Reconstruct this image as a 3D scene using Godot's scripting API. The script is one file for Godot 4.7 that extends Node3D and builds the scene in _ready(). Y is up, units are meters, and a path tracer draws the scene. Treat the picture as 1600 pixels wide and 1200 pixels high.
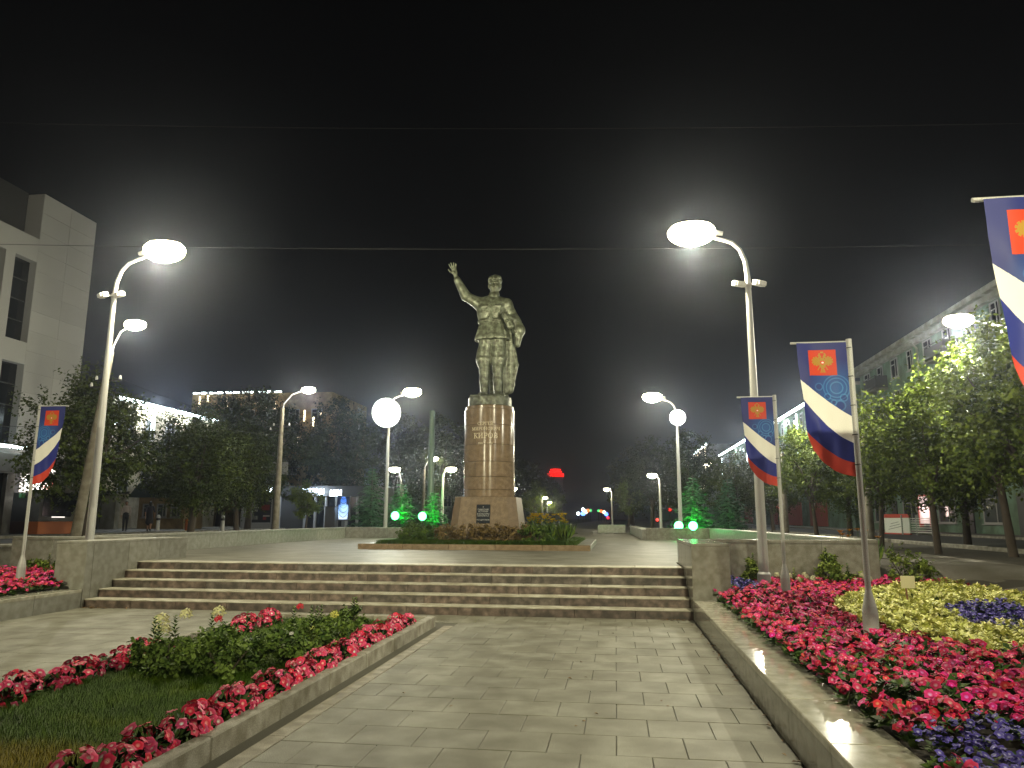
extends Node3D
# A square at night: a bronze statue on a round granite pedestal, flights of steps, flower beds, banners and lamps.

var M := {}
var rng := RandomNumberGenerator.new()

class MB:
	var v := PackedVector3Array()
	var n := PackedVector3Array()
	var uv := PackedVector2Array()
	var col := PackedColorArray()
	var ix := PackedInt32Array()
	var tint := Color.WHITE
	var tinted := false

	func vert(p: Vector3, nn: Vector3, t := Vector2.ZERO) -> int:
		v.append(p)
		n.append(nn)
		uv.append(t)
		col.append(tint)
		return v.size() - 1

	func face(a: int, b: int, c: int) -> void:
		var g := (v[c] - v[a]).cross(v[b] - v[a])
		if g.dot(n[a] + n[b] + n[c]) < 0.0:
			ix.append(a)
			ix.append(c)
			ix.append(b)
		else:
			ix.append(a)
			ix.append(b)
			ix.append(c)

	func tri(a: Vector3, b: Vector3, c: Vector3, out: Vector3) -> void:
		var g := (c - a).cross(b - a).normalized()
		if g.dot(out) < 0.0:
			g = -g
		face(vert(a, g), vert(b, g), vert(c, g))

	func quad(a: Vector3, b: Vector3, c: Vector3, d: Vector3, out: Vector3) -> void:
		var g := (c - a).cross(b - d).normalized()
		if g.dot(out) < 0.0:
			g = -g
		var i := vert(a, g, Vector2(0, 1))
		vert(b, g, Vector2(1, 1))
		vert(c, g, Vector2(1, 0))
		vert(d, g, Vector2(0, 0))
		face(i, i + 1, i + 2)
		face(i, i + 2, i + 3)

	# a box of size s centred on c, its edges cut by ch
	func box(c: Vector3, s: Vector3, ch := 0.0, b := Basis.IDENTITY) -> void:
		var h := s / 2.0
		for ax in 3:
			var u := (ax + 1) % 3
			var w := (ax + 2) % 3
			for sg in [-1.0, 1.0]:
				var q := []
				for k in [[-1, -1], [1, -1], [1, 1], [-1, 1]]:
					var p := Vector3.ZERO
					p[ax] = h[ax] * sg
					p[u] = (h[u] - ch) * k[0]
					p[w] = (h[w] - ch) * k[1]
					q.append(c + b * p)
				var o := Vector3.ZERO
				o[ax] = sg
				quad(q[0], q[1], q[2], q[3], b * o)
		if ch <= 0.0:
			return
		for ax in 3:
			var u := (ax + 1) % 3
			var w := (ax + 2) % 3
			for su in [-1.0, 1.0]:
				for sw in [-1.0, 1.0]:
					var q := []
					for k in [[-1, 0], [1, 0], [1, 1], [-1, 1]]:
						var p := Vector3.ZERO
						p[ax] = (h[ax] - ch) * k[0]
						p[u] = su * (h[u] - (ch if k[1] == 1 else 0.0))
						p[w] = sw * (h[w] - (0.0 if k[1] == 1 else ch))
						q.append(c + b * p)
					var o := Vector3.ZERO
					o[u] = su
					o[w] = sw
					quad(q[0], q[1], q[2], q[3], b * o)
		for sx in [-1.0, 1.0]:
			for sy in [-1.0, 1.0]:
				for sz in [-1.0, 1.0]:
					var g := Vector3(sx, sy, sz)
					tri(c + b * (g * Vector3(h.x, h.y - ch, h.z - ch)), c + b * (g * Vector3(h.x - ch, h.y, h.z - ch)), c + b * (g * Vector3(h.x - ch, h.y - ch, h.z)), b * g)

	func span(lo: Vector3, hi: Vector3, ch := 0.0) -> void:
		box((lo + hi) / 2.0, (hi - lo).abs(), ch)

	# a round bar through the points, with a radius at each
	func tube(pts: Array, rad: Array, seg := 8, caps := true) -> void:
		var side := Vector3.ZERO
		var first := v.size()
		for i in pts.size():
			var t: Vector3 = (pts[mini(i + 1, pts.size() - 1)] - pts[maxi(i - 1, 0)]).normalized()
			if side == Vector3.ZERO:
				side = t.cross(Vector3.UP if absf(t.y) < 0.9 else Vector3.RIGHT).normalized()
			side = (side - t * side.dot(t)).normalized()
			var up := t.cross(side)
			var r: float = rad[mini(i, rad.size() - 1)]
			for k in seg + 1:
				var a := TAU * k / seg
				var d := side * cos(a) + up * sin(a)
				vert(pts[i] + d * r, d, Vector2(float(k) / seg, i))
		for i in pts.size() - 1:
			for k in seg:
				var a := first + i * (seg + 1) + k
				face(a, a + 1, a + seg + 2)
				face(a, a + seg + 2, a + seg + 1)
		if caps:
			for e in [0, pts.size() - 1]:
				var t: Vector3 = (pts[0] - pts[1] if e == 0 else pts[e] - pts[e - 1]).normalized()
				var m := vert(pts[e], t)
				var q := []
				for k in seg + 1:
					q.append(vert(v[first + e * (seg + 1) + k], t))
				for k in seg:
					face(m, q[k], q[k + 1])

	# turns a profile of (radius, height) round the y axis through c; each stretch keeps its own edge
	func lathe(prof: Array, c := Vector3.ZERO, seg := 24, b := Basis.IDENTITY, a0 := 0.0, a1 := TAU) -> void:
		for i in prof.size() - 1:
			var p: Vector2 = prof[i]
			var q: Vector2 = prof[i + 1]
			var t := (q - p).normalized()
			var first := v.size()
			for k in seg + 1:
				var a := a0 + (a1 - a0) * k / seg
				var d := Vector3(cos(a), 0, sin(a))
				var nn := b * (d * t.y - Vector3.UP * t.x)
				vert(c + b * (d * p.x + Vector3.UP * p.y), nn, Vector2(float(k) / seg, 0))
				vert(c + b * (d * q.x + Vector3.UP * q.y), nn, Vector2(float(k) / seg, 1))
			for k in seg:
				var a := first + k * 2
				face(a, a + 1, a + 3)
				face(a, a + 3, a + 2)

	func ellipsoid(c: Vector3, r: Vector3, seg := 12, rings := 8, b := Basis.IDENTITY, t0 := 0.0, t1 := PI) -> void:
		var first := v.size()
		for i in rings + 1:
			var t := t0 + (t1 - t0) * i / rings
			for k in seg + 1:
				var a := TAU * k / seg
				var d := Vector3(sin(t) * cos(a), cos(t), sin(t) * sin(a))
				vert(c + b * (d * r), (b * (d / r)).normalized(), Vector2(float(k) / seg, float(i) / rings))
		for i in rings:
			for k in seg:
				var a := first + i * (seg + 1) + k
				face(a, a + 1, a + seg + 2)
				face(a, a + seg + 2, a + seg + 1)

	# a flat outline (x, y) given depth along z
	func prism(poly: PackedVector2Array, xf: Transform3D, depth: float) -> void:
		var t := Geometry2D.triangulate_polygon(poly)
		for sg in [1.0, -1.0]:
			var z := Vector3(0, 0, depth / 2.0 * sg)
			for i in range(0, t.size(), 3):
				var q := []
				for k in 3:
					q.append(xf * (Vector3(poly[t[i + k]].x, poly[t[i + k]].y, 0) + z))
				tri(q[0], q[1], q[2], xf.basis * Vector3(0, 0, sg))
		var turn := 1.0 if Geometry2D.is_polygon_clockwise(poly) else -1.0
		for i in poly.size():
			var a := poly[i]
			var c := poly[(i + 1) % poly.size()]
			var o := Vector3(-(c - a).y, (c - a).x, 0) * turn
			quad(xf * Vector3(a.x, a.y, depth / 2), xf * Vector3(c.x, c.y, depth / 2), xf * Vector3(c.x, c.y, -depth / 2), xf * Vector3(a.x, a.y, -depth / 2), xf.basis * o)

	func mesh() -> ArrayMesh:
		var s := []
		s.resize(Mesh.ARRAY_MAX)
		s[Mesh.ARRAY_VERTEX] = v
		s[Mesh.ARRAY_NORMAL] = n
		s[Mesh.ARRAY_TEX_UV] = uv
		if tinted:
			s[Mesh.ARRAY_COLOR] = col
		s[Mesh.ARRAY_INDEX] = ix
		var m := ArrayMesh.new()
		m.add_surface_from_arrays(Mesh.PRIMITIVE_TRIANGLES, s)
		return m


func tag(o: Node3D, label := "", category := "", group := "", kind := "") -> Node3D:
	if label:
		o.set_meta("label", label)
	if category:
		o.set_meta("category", category)
	if group:
		o.set_meta("group", group)
	if kind:
		o.set_meta("kind", kind)
	return o

func thing(called: String, label := "", category := "", at := Vector3.ZERO, group := "", kind := "") -> Node3D:
	var o := Node3D.new()
	o.name = called
	o.position = at
	tag(o, label, category, group, kind)
	add_child(o, true)
	return o

func part(called: String, mesh: Variant, m: Material, under: Node3D = null, at := Transform3D.IDENTITY) -> MeshInstance3D:
	var o := MeshInstance3D.new()
	o.name = called
	o.mesh = (mesh as MB).mesh() if mesh is MB else mesh
	o.material_override = m
	o.transform = at
	(under if under else self).add_child(o, true)
	return o

func copies(called: String, mesh: Mesh, m: Material, where: Array, tints: PackedColorArray, under: Node3D = null, kind := "stuff") -> MultiMeshInstance3D:
	var mm := MultiMesh.new()
	mm.transform_format = MultiMesh.TRANSFORM_3D
	mm.use_colors = tints.size() > 0
	mm.mesh = mesh
	mm.instance_count = where.size()
	for i in where.size():
		mm.set_instance_transform(i, where[i])
		if tints.size():
			mm.set_instance_color(i, tints[i])
	var o := MultiMeshInstance3D.new()
	o.name = called
	o.multimesh = mm
	o.material_override = m
	o.set_meta("kind", kind)
	(under if under else self).add_child(o, true)
	return o

func omni(called: String, at: Vector3, energy: float, c: Color, size := 0.15, reach := 60.0) -> void:
	var l := OmniLight3D.new()
	l.name = called
	l.position = at
	l.light_energy = energy
	l.light_color = c
	l.light_size = size
	l.omni_range = reach
	l.omni_attenuation = 2.0
	l.shadow_enabled = true
	add_child(l, true)

func spot(called: String, at: Vector3, to: Vector3, energy: float, c: Color, angle: float, size := 0.1, soft := 0.6) -> void:
	var l := SpotLight3D.new()
	l.name = called
	l.position = at
	l.light_energy = energy
	l.light_color = c
	l.light_size = size
	l.spot_range = 60.0
	l.spot_attenuation = 2.0
	l.spot_angle = angle
	l.spot_angle_attenuation = soft
	l.shadow_enabled = true
	add_child(l, true)
	l.look_at_from_position(at, to, Vector3.UP if absf((to - at).normalized().y) < 0.99 else Vector3.RIGHT)

func lin(r: float, g: float, b: float) -> Color:
	return Color(r, g, b).linear_to_srgb()

func ramp(freq: float, lo: Color, hi: Color, oct := 4, seedn := 1, size := 512, bias := 0.5, kind := FastNoiseLite.TYPE_SIMPLEX_SMOOTH, as_normal := false) -> NoiseTexture2D:
	var t := NoiseTexture2D.new()
	t.width = size
	t.height = size
	t.seamless = true
	var f := FastNoiseLite.new()
	f.seed = seedn
	f.noise_type = kind
	f.frequency = freq
	f.fractal_octaves = oct
	t.noise = f
	t.as_normal_map = as_normal
	if as_normal:
		t.bump_strength = 4.0
	else:
		var g := Gradient.new()
		g.set_color(0, lo)
		g.set_color(1, hi)
		g.set_offset(0, bias - 0.3)
		g.set_offset(1, bias + 0.3)
		t.color_ramp = g
	return t

# a matt or shiny surface: fine grain laid over its colour, stains over both
func mat(c: Color, rough: float, grain: Texture2D = null, scale := 1.0, stain: Texture2D = null, stain_scale := 0.2, world := true) -> StandardMaterial3D:
	var m := StandardMaterial3D.new()
	m.albedo_color = c
	m.roughness = rough
	if grain:
		m.albedo_texture = grain
		m.uv1_triplanar = true
		m.uv1_world_triplanar = world
		m.uv1_scale = Vector3.ONE * scale
	if stain:
		m.detail_enabled = true
		m.detail_albedo = stain
		m.detail_blend_mode = BaseMaterial3D.BLEND_MODE_MUL
		m.detail_uv_layer = BaseMaterial3D.DETAIL_UV_2
		m.uv2_triplanar = true
		m.uv2_world_triplanar = world
		m.uv2_scale = Vector3.ONE * stain_scale
	return m

func glow(c: Color, e: float) -> StandardMaterial3D:
	var m := StandardMaterial3D.new()
	m.albedo_color = Color(0.8, 0.8, 0.8)
	m.emission_enabled = true
	m.emission = c
	m.emission_energy_multiplier = e
	m.roughness = 0.4
	return m

func leafy(back := 0.25) -> StandardMaterial3D:
	var m := StandardMaterial3D.new()
	m.vertex_color_use_as_albedo = true
	m.roughness = 0.55
	m.metallic_specular = 0.25
	m.backlight_enabled = true
	m.backlight = Color(back, back, back)
	return m

func _ready() -> void:
	var cam := Camera3D.new()
	cam.name = "camera"
	cam.fov = 54.48
	cam.near = 0.05
	cam.far = 3000.0
	cam.position = Vector3(0, 1.65, 0)
	cam.basis = Basis(Vector3.UP, deg_to_rad(7.826)) * Basis(Vector3.RIGHT, deg_to_rad(10.194)) * Basis(Vector3.BACK, deg_to_rad(0.19))
	cam.current = true
	add_child(cam)
	var env := Environment.new()
	env.background_mode = Environment.BG_SKY
	var night := ProceduralSkyMaterial.new()
	night.sky_top_color = Color(0.012, 0.012, 0.013)
	night.sky_horizon_color = Color(0.03, 0.03, 0.032)
	night.sky_curve = 0.3
	night.ground_bottom_color = Color(0.03, 0.03, 0.03)
	night.ground_horizon_color = Color(0.06, 0.06, 0.062)
	env.sky = Sky.new()
	env.sky.sky_material = night
	env.tonemap_mode = Environment.TONE_MAPPER_LINEAR
	env.tonemap_exposure = 1.2
	env.sdfgi_enabled = true
	env.ssao_enabled = true
	env.ssil_enabled = true
	env.volumetric_fog_enabled = true
	env.volumetric_fog_density = 0.0009
	env.volumetric_fog_albedo = Color(0.85, 0.89, 1.0)
	env.volumetric_fog_anisotropy = 0.91
	var we := WorldEnvironment.new()
	we.name = "world_environment"
	we.environment = env
	add_child(we)
	materials()
	grounds()
	square()
	buildings()
	lamps()
	pedestal()
	statue()
	banners()
	small_things()
	planting()

func planting() -> void:
	flower_beds()
	# petunias in rows along both sides of the long bed
	var i := 0
	var z := -11.15
	while z < 0.6:
		petunia_plant(Vector3(-3.09 + 0.04 * sin(i * 2.1), 0.07, z), i, "crimson petunia plant in the row along the right kerb of the long bed")
		i += 1
		z += 0.215
	z = -11.2
	while z < 0.6:
		if z < -9.9 or z > -8.3 or i % 3 == 0:
			petunia_plant(Vector3(-5.2 + 0.05 * sin(i * 1.7), 0.07, z), i, "crimson petunia plant in the row along the left kerb of the long bed")
			i += 1
		z += 0.225
	grass_area("bed_grass", "short green grass of the long flower bed", [[-5.44, -2.97, -11.6, -3.6, 0.075], [-5.44, -2.97, -8.0, -4.0, 0.075], [-5.44, -2.97, -3.8, 2.2, 0.075]], 50000, 31, 0.75)
	var gd := Color(0.018, 0.045, 0.01)
	var gl := Color(0.15, 0.22, 0.045)
	var k := 0
	for q in [[-4.6, -7.5, 0.42, 0.2, "leafy green shrub with cream flower heads at the left end of the bushes", 3], [-4.35, -8.3, 0.42, 0.18, "leafy green shrub beside the cream-flowered one", 2], [-3.9, -7.4, 0.42, 0.2, "low bushy plant nearest the viewer in the long bed", 0], [-3.55, -8.2, 0.42, 0.2, "bushy green plant with a tiny white flower in the long bed", 1], [-3.95, -9.6, 0.4, 0.15, "green shrub in the middle of the long bed behind the others", 3], [-3.5, -9.0, 0.4, 0.18, "small bright green shrub with a yellow flower, by the right petunia row", 2], [-3.8, -10.5, 0.34, 0.16, "farthest shrub of the long bed with a tall leafy shoot", 2]]:
		var o := shrub("flowering_shrub", Vector3(q[0], 0.07, q[1]), Vector3(q[2], q[3], q[2]), 2600, 0.058, gd, gl, 40 + k, q[4], q[5], "shrubs of the long bed")
		if k == 0:
			for f in [[Vector3(-0.42, 0.45, -0.5), 0.08], [Vector3(-0.22, 0.5, -0.65), 0.065], [Vector3(-0.18, 0.4, -0.2), 0.06], [Vector3(-0.4, 0.36, -0.42), 0.055], [Vector3(0.12, 0.52, -0.75), 0.07]]:
				pompon(o, f[0], f[1], Color(0.6, 0.58, 0.32), 90)
		if k == 3:
			pompon(o, Vector3(0.1, 0.36, 0.3), 0.022, Color(0.65, 0.65, 0.62), 91)
		if k == 5:
			pompon(o, Vector3(0.1, 0.42, 0.0), 0.05, Color(0.5, 0.48, 0.12), 92)
			pompon(o, Vector3(-0.05, 0.3, 0.3), 0.032, Color(0.5, 0.48, 0.12), 93)
		if k == 1 or k == 4:
			pompon(o, Vector3(-0.1, 0.45, 0.1), 0.045, Color(0.55, 0.03, 0.05), 94)
		k += 1
	# plants against the granite back wall
	for q in [[Vector3(2.5, 0.3, -14.95), Vector3(0.13, 0.3, 0.13), "slim upright plant with yellowish leaves in front of the granite wall, by the lamp post"], [Vector3(3.9, 0.3, -14.9), Vector3(0.2, 0.38, 0.2), "tallest leafy plant against the right granite wall"], [Vector3(3.3, 0.3, -15.0), Vector3(0.3, 0.14, 0.2), "low plant with cream flower heads at the foot of the right granite wall"], [Vector3(4.3, 0.3, -15.0), Vector3(0.28, 0.2, 0.2), "plant with white flower heads at the right end of the granite wall"], [Vector3(5.4, 0.4, -15.3), Vector3(0.5, 0.36, 0.45), "rounded green bush just beyond the end of the right granite wall"], [Vector3(-11.5, 0.3, -14.7), Vector3(0.4, 0.24, 0.3), "yellow green bush in front of the left granite wall"], [Vector3(-12.5, 0.3, -15.1), Vector3(0.4, 0.2, 0.25), "low green bush at the far end of the left granite wall"]]:
		var o := shrub("wall_plant", q[0], q[1], 1500, 0.065, Color(0.04, 0.08, 0.012), Color(0.19, 0.24, 0.045), 60 + k, q[2], 1, "plants along the granite walls")
		if k == 9 or k == 10:
			for f in 9:
				pompon(o, Vector3(sin(f * 2.4) * 0.34, 0.25 + 0.1 * fmod(f * 0.37, 1.0), cos(f * 2.4) * 0.2 + 0.08), 0.045, Color(0.55, 0.54, 0.36), 100 + f)
		k += 1
	lilies(Vector3(5.15, 0.7, -17.3), 9, 0.4, "orange daylilies behind the end of the right granite wall", Color(0.4, 0.17, 0.015))
	lilies(Vector3(-2.05, 0.98, -23.0), 60, 0.62, "yellow daylilies right of the pedestal", Color(0.85, 0.64, 0.04))
	# hedge and lawn round the pedestal
	var h := 0
	for q in [[-6.3, -22.9, 0, "leftmost dark green bush of the planter"], [-5.75, -22.55, 0, "green bush beside the brown hedge in the planter"], [-5.2, -22.7, 1, "brown barberry at the left end of the hedge"], [-4.6, -22.75, 1, "second brown barberry in the hedge from the left"], [-4.0, -22.75, 1, "brown barberry in front of the plaque"], [-3.4, -22.75, 1, "brown barberry right of the plaque"], [-2.8, -22.75, 1, "brown barberry at the right end of the hedge"], [-2.3, -22.4, 0, "green bush under the yellow daylilies"], [-1.75, -23.3, 0, "rightmost green bush of the planter"], [-6.6, -24.2, 0, "dark bush at the left side of the planter"], [-1.9, -24.8, 0, "dark bush at the right side of the planter"]]:
		var brown: bool = q[2] == 1
		shrub("barberry_bush" if brown else "green_bush", Vector3(q[0], 0.88, q[1]), Vector3(0.46, 0.3, 0.42), 1700, 0.065, Color(0.06, 0.04, 0.016) if brown else Color(0.02, 0.05, 0.01), Color(0.2, 0.14, 0.055) if brown else Color(0.08, 0.12, 0.02), 130 + h, q[3], 0, "clipped bushes round the pedestal")
		h += 1
	grass_area("planter_grass", "bright green lawn round the pedestal", [[-7.05, -1.15, -22.9, -21.75, 0.886], [-7.05, -1.15, -28.2, -21.8, 0.886]], 14000, 33, 1.7)
	# trees
	var near := "street trees beside the right-hand walkway"
	tree("street_tree", Vector3(9.0, 0.6, -18.2), 0.6, 0.97, "nearest street tree on the right, brightly lit from above at the edge of the picture", near)
	tree("street_tree", Vector3(8.85, 0.62, -22.6), 2.1, 0.86, "street tree with a dark straight trunk, left of the brightest one on the right", near)
	tree("street_tree", Vector3(10.2, 0.68, -21.4), 4.0, 1.0, "street tree with a leaning trunk behind the brightest one on the right", near)
	tree("street_tree", Vector3(9.3, 0.68, -28.5), 1.0, 0.82, "street tree standing just right of the middle banner's pole", near)
	tree("street_tree", Vector3(8.9, 0.68, -35.5), 3.1, 0.9, "yellow green round tree between the two right-hand banners", near)
	tree("bushy_tree", Vector3(7.5, 0.7, -48.5), 0.3, 0.68, "dark round tree with a lit left edge, left of the tall lamp post", near)
	tree("bushy_tree", Vector3(12.2, 0.7, -42.0), 2.0, 0.75, "dark tree in front of the light-trimmed flats", near)
	tree("bushy_tree", Vector3(11.5, 0.7, -58.0), 3.5, 0.8, "dark tree farther along the right-hand street", near)
	tree("bushy_tree", Vector3(13.0, 0.7, -30.5), 5.0, 0.72, "dark tree close to the green flats behind the middle banner", near)
	tree("bushy_tree", Vector3(14.4, 0.7, -24.0), 1.4, 0.8, "dark tree at the right edge in front of the green flats", near)
	for q in [["bushy_tree", -20.8, -27.5, 0.9, 0.2, "broad dark tree behind the left banner, before the white building"], ["bushy_tree", -19.6, -33.0, 0.8, 1.3, "large leafy tree right of the left lamp post"], ["bushy_tree", -22.0, -37.0, 0.82, 2.6, "tree under the bright low building"], ["bushy_tree", -22.6, -43.0, 0.85, 4.0, "dark tree left of the concrete pole with the lamp"], ["tall_tree", -26.5, -52.0, 0.95, 0.5, "tall dark tree in front of the garland-lit block"], ["tall_tree", -23.0, -60.0, 1.0, 1.9, "tall dark tree above the glazed pavilion"], ["tall_tree", -31.0, -62.0, 1.1, 2.8, "tall dark tree behind the small kiosk"], ["tall_tree", -19.5, -66.0, 0.95, 3.3, "tall dark tree behind the glowing blue panel"], ["tall_tree", -15.0, -64.0, 0.9, 4.4, "tall dark tree left of the spruces"], ["tall_tree", -14.0, -80.0, 1.0, 5.2, "tall dark tree far behind the left spruces"], ["tall_tree", -36.5, -66.0, 1.15, 0.9, "tall dark tree at the left of the garland-lit block"], ["young_tree", -20.6, -48.5, 0.68, 0.4, "small tree lit by the white pavilion signs"]]:
		tree(q[0], Vector3(q[1], 0.7, q[2]), q[4], q[3], q[5], "trees on the left side")
	for q in [["tall_tree", -11.5, -72.0, 0.75, 0.3, "dark avenue tree just right of the pedestal"], ["young_tree", -10.6, -66.5, 0.9, 1.2, "avenue tree with yellow-lit leaves nearest the pedestal"], ["young_tree", -10.2, -94.0, 1.1, 2.2, "second yellow-lit avenue tree from the pedestal"], ["young_tree", -9.6, -120.0, 1.1, 3.0, "third yellow-lit avenue tree, toward the far lights"], ["tall_tree", -12.0, -100.0, 0.8, 4.1, "dark tree behind the yellow-lit avenue trees"], ["tall_tree", -12.5, -140.0, 0.85, 5.0, "far dark tree under the red-crowned tower"], ["young_tree", 1.2, -75.0, 1.0, 0.8, "young tree by the lamp at the end of the square"], ["tall_tree", 3.2, -68.0, 0.75, 1.6, "dark avenue tree between the two right avenue lamps"], ["tall_tree", 2.0, -90.0, 0.85, 2.4, "dark avenue tree behind the lamp on the low wall"], ["tall_tree", 5.5, -58.0, 0.7, 3.9, "dark tree above the right avenue lamp"], ["tall_tree", 7.0, -80.0, 0.8, 4.8, "dark tree left of the far light-trimmed flats"], ["tall_tree", 2.6, -130.0, 0.9, 5.7, "farthest dark tree on the right of the avenue"]]:
		tree(q[0], Vector3(q[1], 0.7, q[2]), q[4], q[3], q[5], "trees along the avenue")
	spruce(Vector3(-10.2, 0.72, -35.2), 2.7, 1.2, 201, "green-lit spruce left of the two behind the left terrace wall", "spruces behind the terrace wall")
	spruce(Vector3(-8.6, 0.72, -35.3), 2.3, 1.1, 202, "green-lit spruce next to the pedestal", "spruces behind the terrace wall")
	spruce(Vector3(-12.6, 0.72, -38.0), 3.7, 1.5, 203, "tall unlit spruce left of the floodlit lamp post", "spruces behind the terrace wall")
	spruce(Vector3(3.55, 0.72, -35.6), 3.0, 1.3, 204, "green-lit spruce behind the right terrace wall", "spruces behind the terrace wall")
	spruce(Vector3(5.6, 0.72, -39.0), 3.1, 1.4, 205, "dim spruce to the right of the green-lit one", "spruces behind the terrace wall")

func lilies(at: Vector3, count: int, wide: float, label: String, c: Color) -> void:
	var o := thing("daylilies", label, "flowers", at)
	var r := RandomNumberGenerator.new()
	r.seed = count
	var g := MB.new()
	g.tinted = true
	var f := MB.new()
	f.tinted = true
	for k in count * 7:
		var a := r.randf() * TAU
		var p := Vector3(r.randf_range(-1, 1) * wide, 0, r.randf_range(-0.5, 0.5) * wide)
		g.tint = Color(0.03, 0.07, 0.01).lerp(Color(0.1, 0.14, 0.02), r.randf())
		var d := Vector3(cos(a) * 0.5, 1.0, sin(a) * 0.5).normalized()
		leaf(g, p, d, Vector3(cos(a), -0.2, sin(a)).normalized(), r.randf_range(0.35, 0.62), 0.03, (Vector3.UP + d).normalized(), 0.12)
	for k in count:
		var p := Vector3(r.randf_range(-1, 1) * wide, r.randf_range(0.5, 0.78), r.randf_range(-0.5, 0.5) * wide)
		for q in 6:
			var a := TAU * q / 6.0 + k
			var s := r.randf_range(0.8, 1.1)
			f.tint = Color(c.r * s, c.g * s, c.b * s)
			var d := Vector3(cos(a), 0.75, sin(a)).normalized()
			leaf(f, p, d, Vector3.UP, 0.105, 0.052, (Vector3.UP + d).normalized(), 0.05)
		g.tint = Color(0.05, 0.09, 0.02)
		g.tube([p - Vector3(0, p.y, 0), p], [0.006, 0.005], 4)
	tag(part("leaves", g, M.leaf, o), "", "", "", "stuff")
	tag(part("blossoms", f, M.petal, o), "", "", "", "stuff")

func materials() -> void:
	var white := Color.WHITE
	var speck := ramp(0.16, Color(0.62, 0.62, 0.62), white, 3, 11, 512, 0.45)
	var fine := ramp(0.09, Color(0.8, 0.8, 0.8), white, 4, 12, 512, 0.5)
	var blot := ramp(0.014, Color(0.74, 0.72, 0.67), white, 5, 13, 512, 0.48)
	var soft := ramp(0.02, Color(0.86, 0.85, 0.82), white, 4, 16, 512, 0.5)
	var streak := ramp(0.02, Color(0.5, 0.47, 0.42), white, 5, 14, 512, 0.5)
	var bump := ramp(0.11, white, white, 4, 15, 512, 0.5, FastNoiseLite.TYPE_SIMPLEX_SMOOTH, true)
	M.paver = []
	for t in [0.98, 1.04, 0.93, 1.08, 0.99]:
		M.paver.append(mat(lin(0.255 * t, 0.253 * t, 0.205 * t), 0.62, speck, 1.3, blot, 0.22))
	M.tread = []
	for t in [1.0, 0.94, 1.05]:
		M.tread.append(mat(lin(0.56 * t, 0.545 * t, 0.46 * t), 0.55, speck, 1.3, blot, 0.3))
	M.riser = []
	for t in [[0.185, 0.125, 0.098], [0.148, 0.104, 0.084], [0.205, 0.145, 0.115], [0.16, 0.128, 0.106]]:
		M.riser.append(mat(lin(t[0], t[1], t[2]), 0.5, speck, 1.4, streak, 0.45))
	M.granite = []
	M.granite_matt = []
	M.ledge = []
	for t in [1.0, 0.95, 1.06]:
		var g := mat(lin(0.34 * t, 0.33 * t, 0.285 * t), 0.13, speck, 4.5, soft, 0.5)
		g.metallic_specular = 0.38
		M.granite.append(g)
		M.granite_matt.append(mat(lin(0.35 * t, 0.35 * t, 0.31 * t), 0.4, speck, 4.0, soft, 0.5))
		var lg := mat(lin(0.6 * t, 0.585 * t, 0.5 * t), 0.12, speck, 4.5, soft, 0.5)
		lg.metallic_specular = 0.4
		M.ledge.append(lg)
	M.brown_granite = []
	for t in [[0.2, 0.135, 0.082], [0.185, 0.128, 0.078], [0.215, 0.15, 0.095]]:
		var bg := mat(lin(t[0] * 1.3, t[1] * 1.4, t[2] * 1.5), 0.17, speck, 3.0, soft, 0.5)
		bg.metallic_specular = 0.32
		M.brown_granite.append(bg)
	M.foot_granite = mat(lin(0.23, 0.165, 0.105), 0.45, speck, 3.0, soft, 0.5)
	M.foot_granite.metallic_specular = 0.3
	M.kerb = []
	for t in [1.0, 0.92, 1.06]:
		M.kerb.append(mat(lin(0.33 * t, 0.315 * t, 0.265 * t), 0.7, fine, 1.5, blot, 0.5))
	M.pale_stone = mat(lin(0.36, 0.33, 0.26), 0.6, speck, 1.4, blot, 0.5)
	M.mortar = mat(lin(0.09, 0.085, 0.065), 0.9, fine, 2.0)
	M.terrace = mat(lin(0.17, 0.166, 0.13), 0.55, fine, 0.8, blot, 0.12)
	M.grey_band = mat(lin(0.15, 0.147, 0.122), 0.55, fine, 0.8, blot, 0.2)
	M.dark_stone = mat(lin(0.03, 0.024, 0.018), 0.6)
	M.bronze = mat(lin(0.19, 0.218, 0.16), 0.45, fine, 1.5, streak, 0.5, false)
	M.bronze.metallic = 0.32
	M.bronze.normal_enabled = true
	M.bronze.normal_texture = bump
	M.bronze.normal_scale = 0.1
	M.plaque = mat(lin(0.02, 0.022, 0.026), 0.7)
	M.plaque.metallic_specular = 0.1
	M.pale_letters = mat(lin(0.3, 0.3, 0.3), 0.5)
	M.gold_letters = mat(lin(0.5, 0.44, 0.31), 0.5)
	M.soil = mat(lin(0.03, 0.024, 0.016), 0.95, fine, 3.0)
	M.lawn_soil = mat(lin(0.035, 0.045, 0.014), 0.95, fine, 3.0)
	M.earth = mat(lin(0.06, 0.052, 0.036), 0.95, fine, 0.6, blot, 0.05)
	M.asphalt = mat(lin(0.05, 0.05, 0.048), 0.85, fine, 1.0, blot, 0.06)
	M.asphalt_light = mat(lin(0.17, 0.162, 0.142), 0.8, fine, 1.0, blot, 0.1)
	M.galvanised = mat(lin(0.47, 0.47, 0.46), 0.5, fine, 2.0, null, 0.2, false)
	M.galvanised.metallic = 0.15
	M.dark_metal = mat(lin(0.03, 0.03, 0.03), 0.5)
	M.pole_concrete = mat(lin(0.27, 0.25, 0.2), 0.85, fine, 1.5, blot, 0.4)
	M.white_paint = mat(lin(0.72, 0.72, 0.69), 0.4)
	M.dim_glass = glow(Color(1, 0.98, 0.9), 0.5)
	M.bark = mat(lin(0.07, 0.055, 0.04), 0.9, fine, 4.0, null, 0.2, false)
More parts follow.
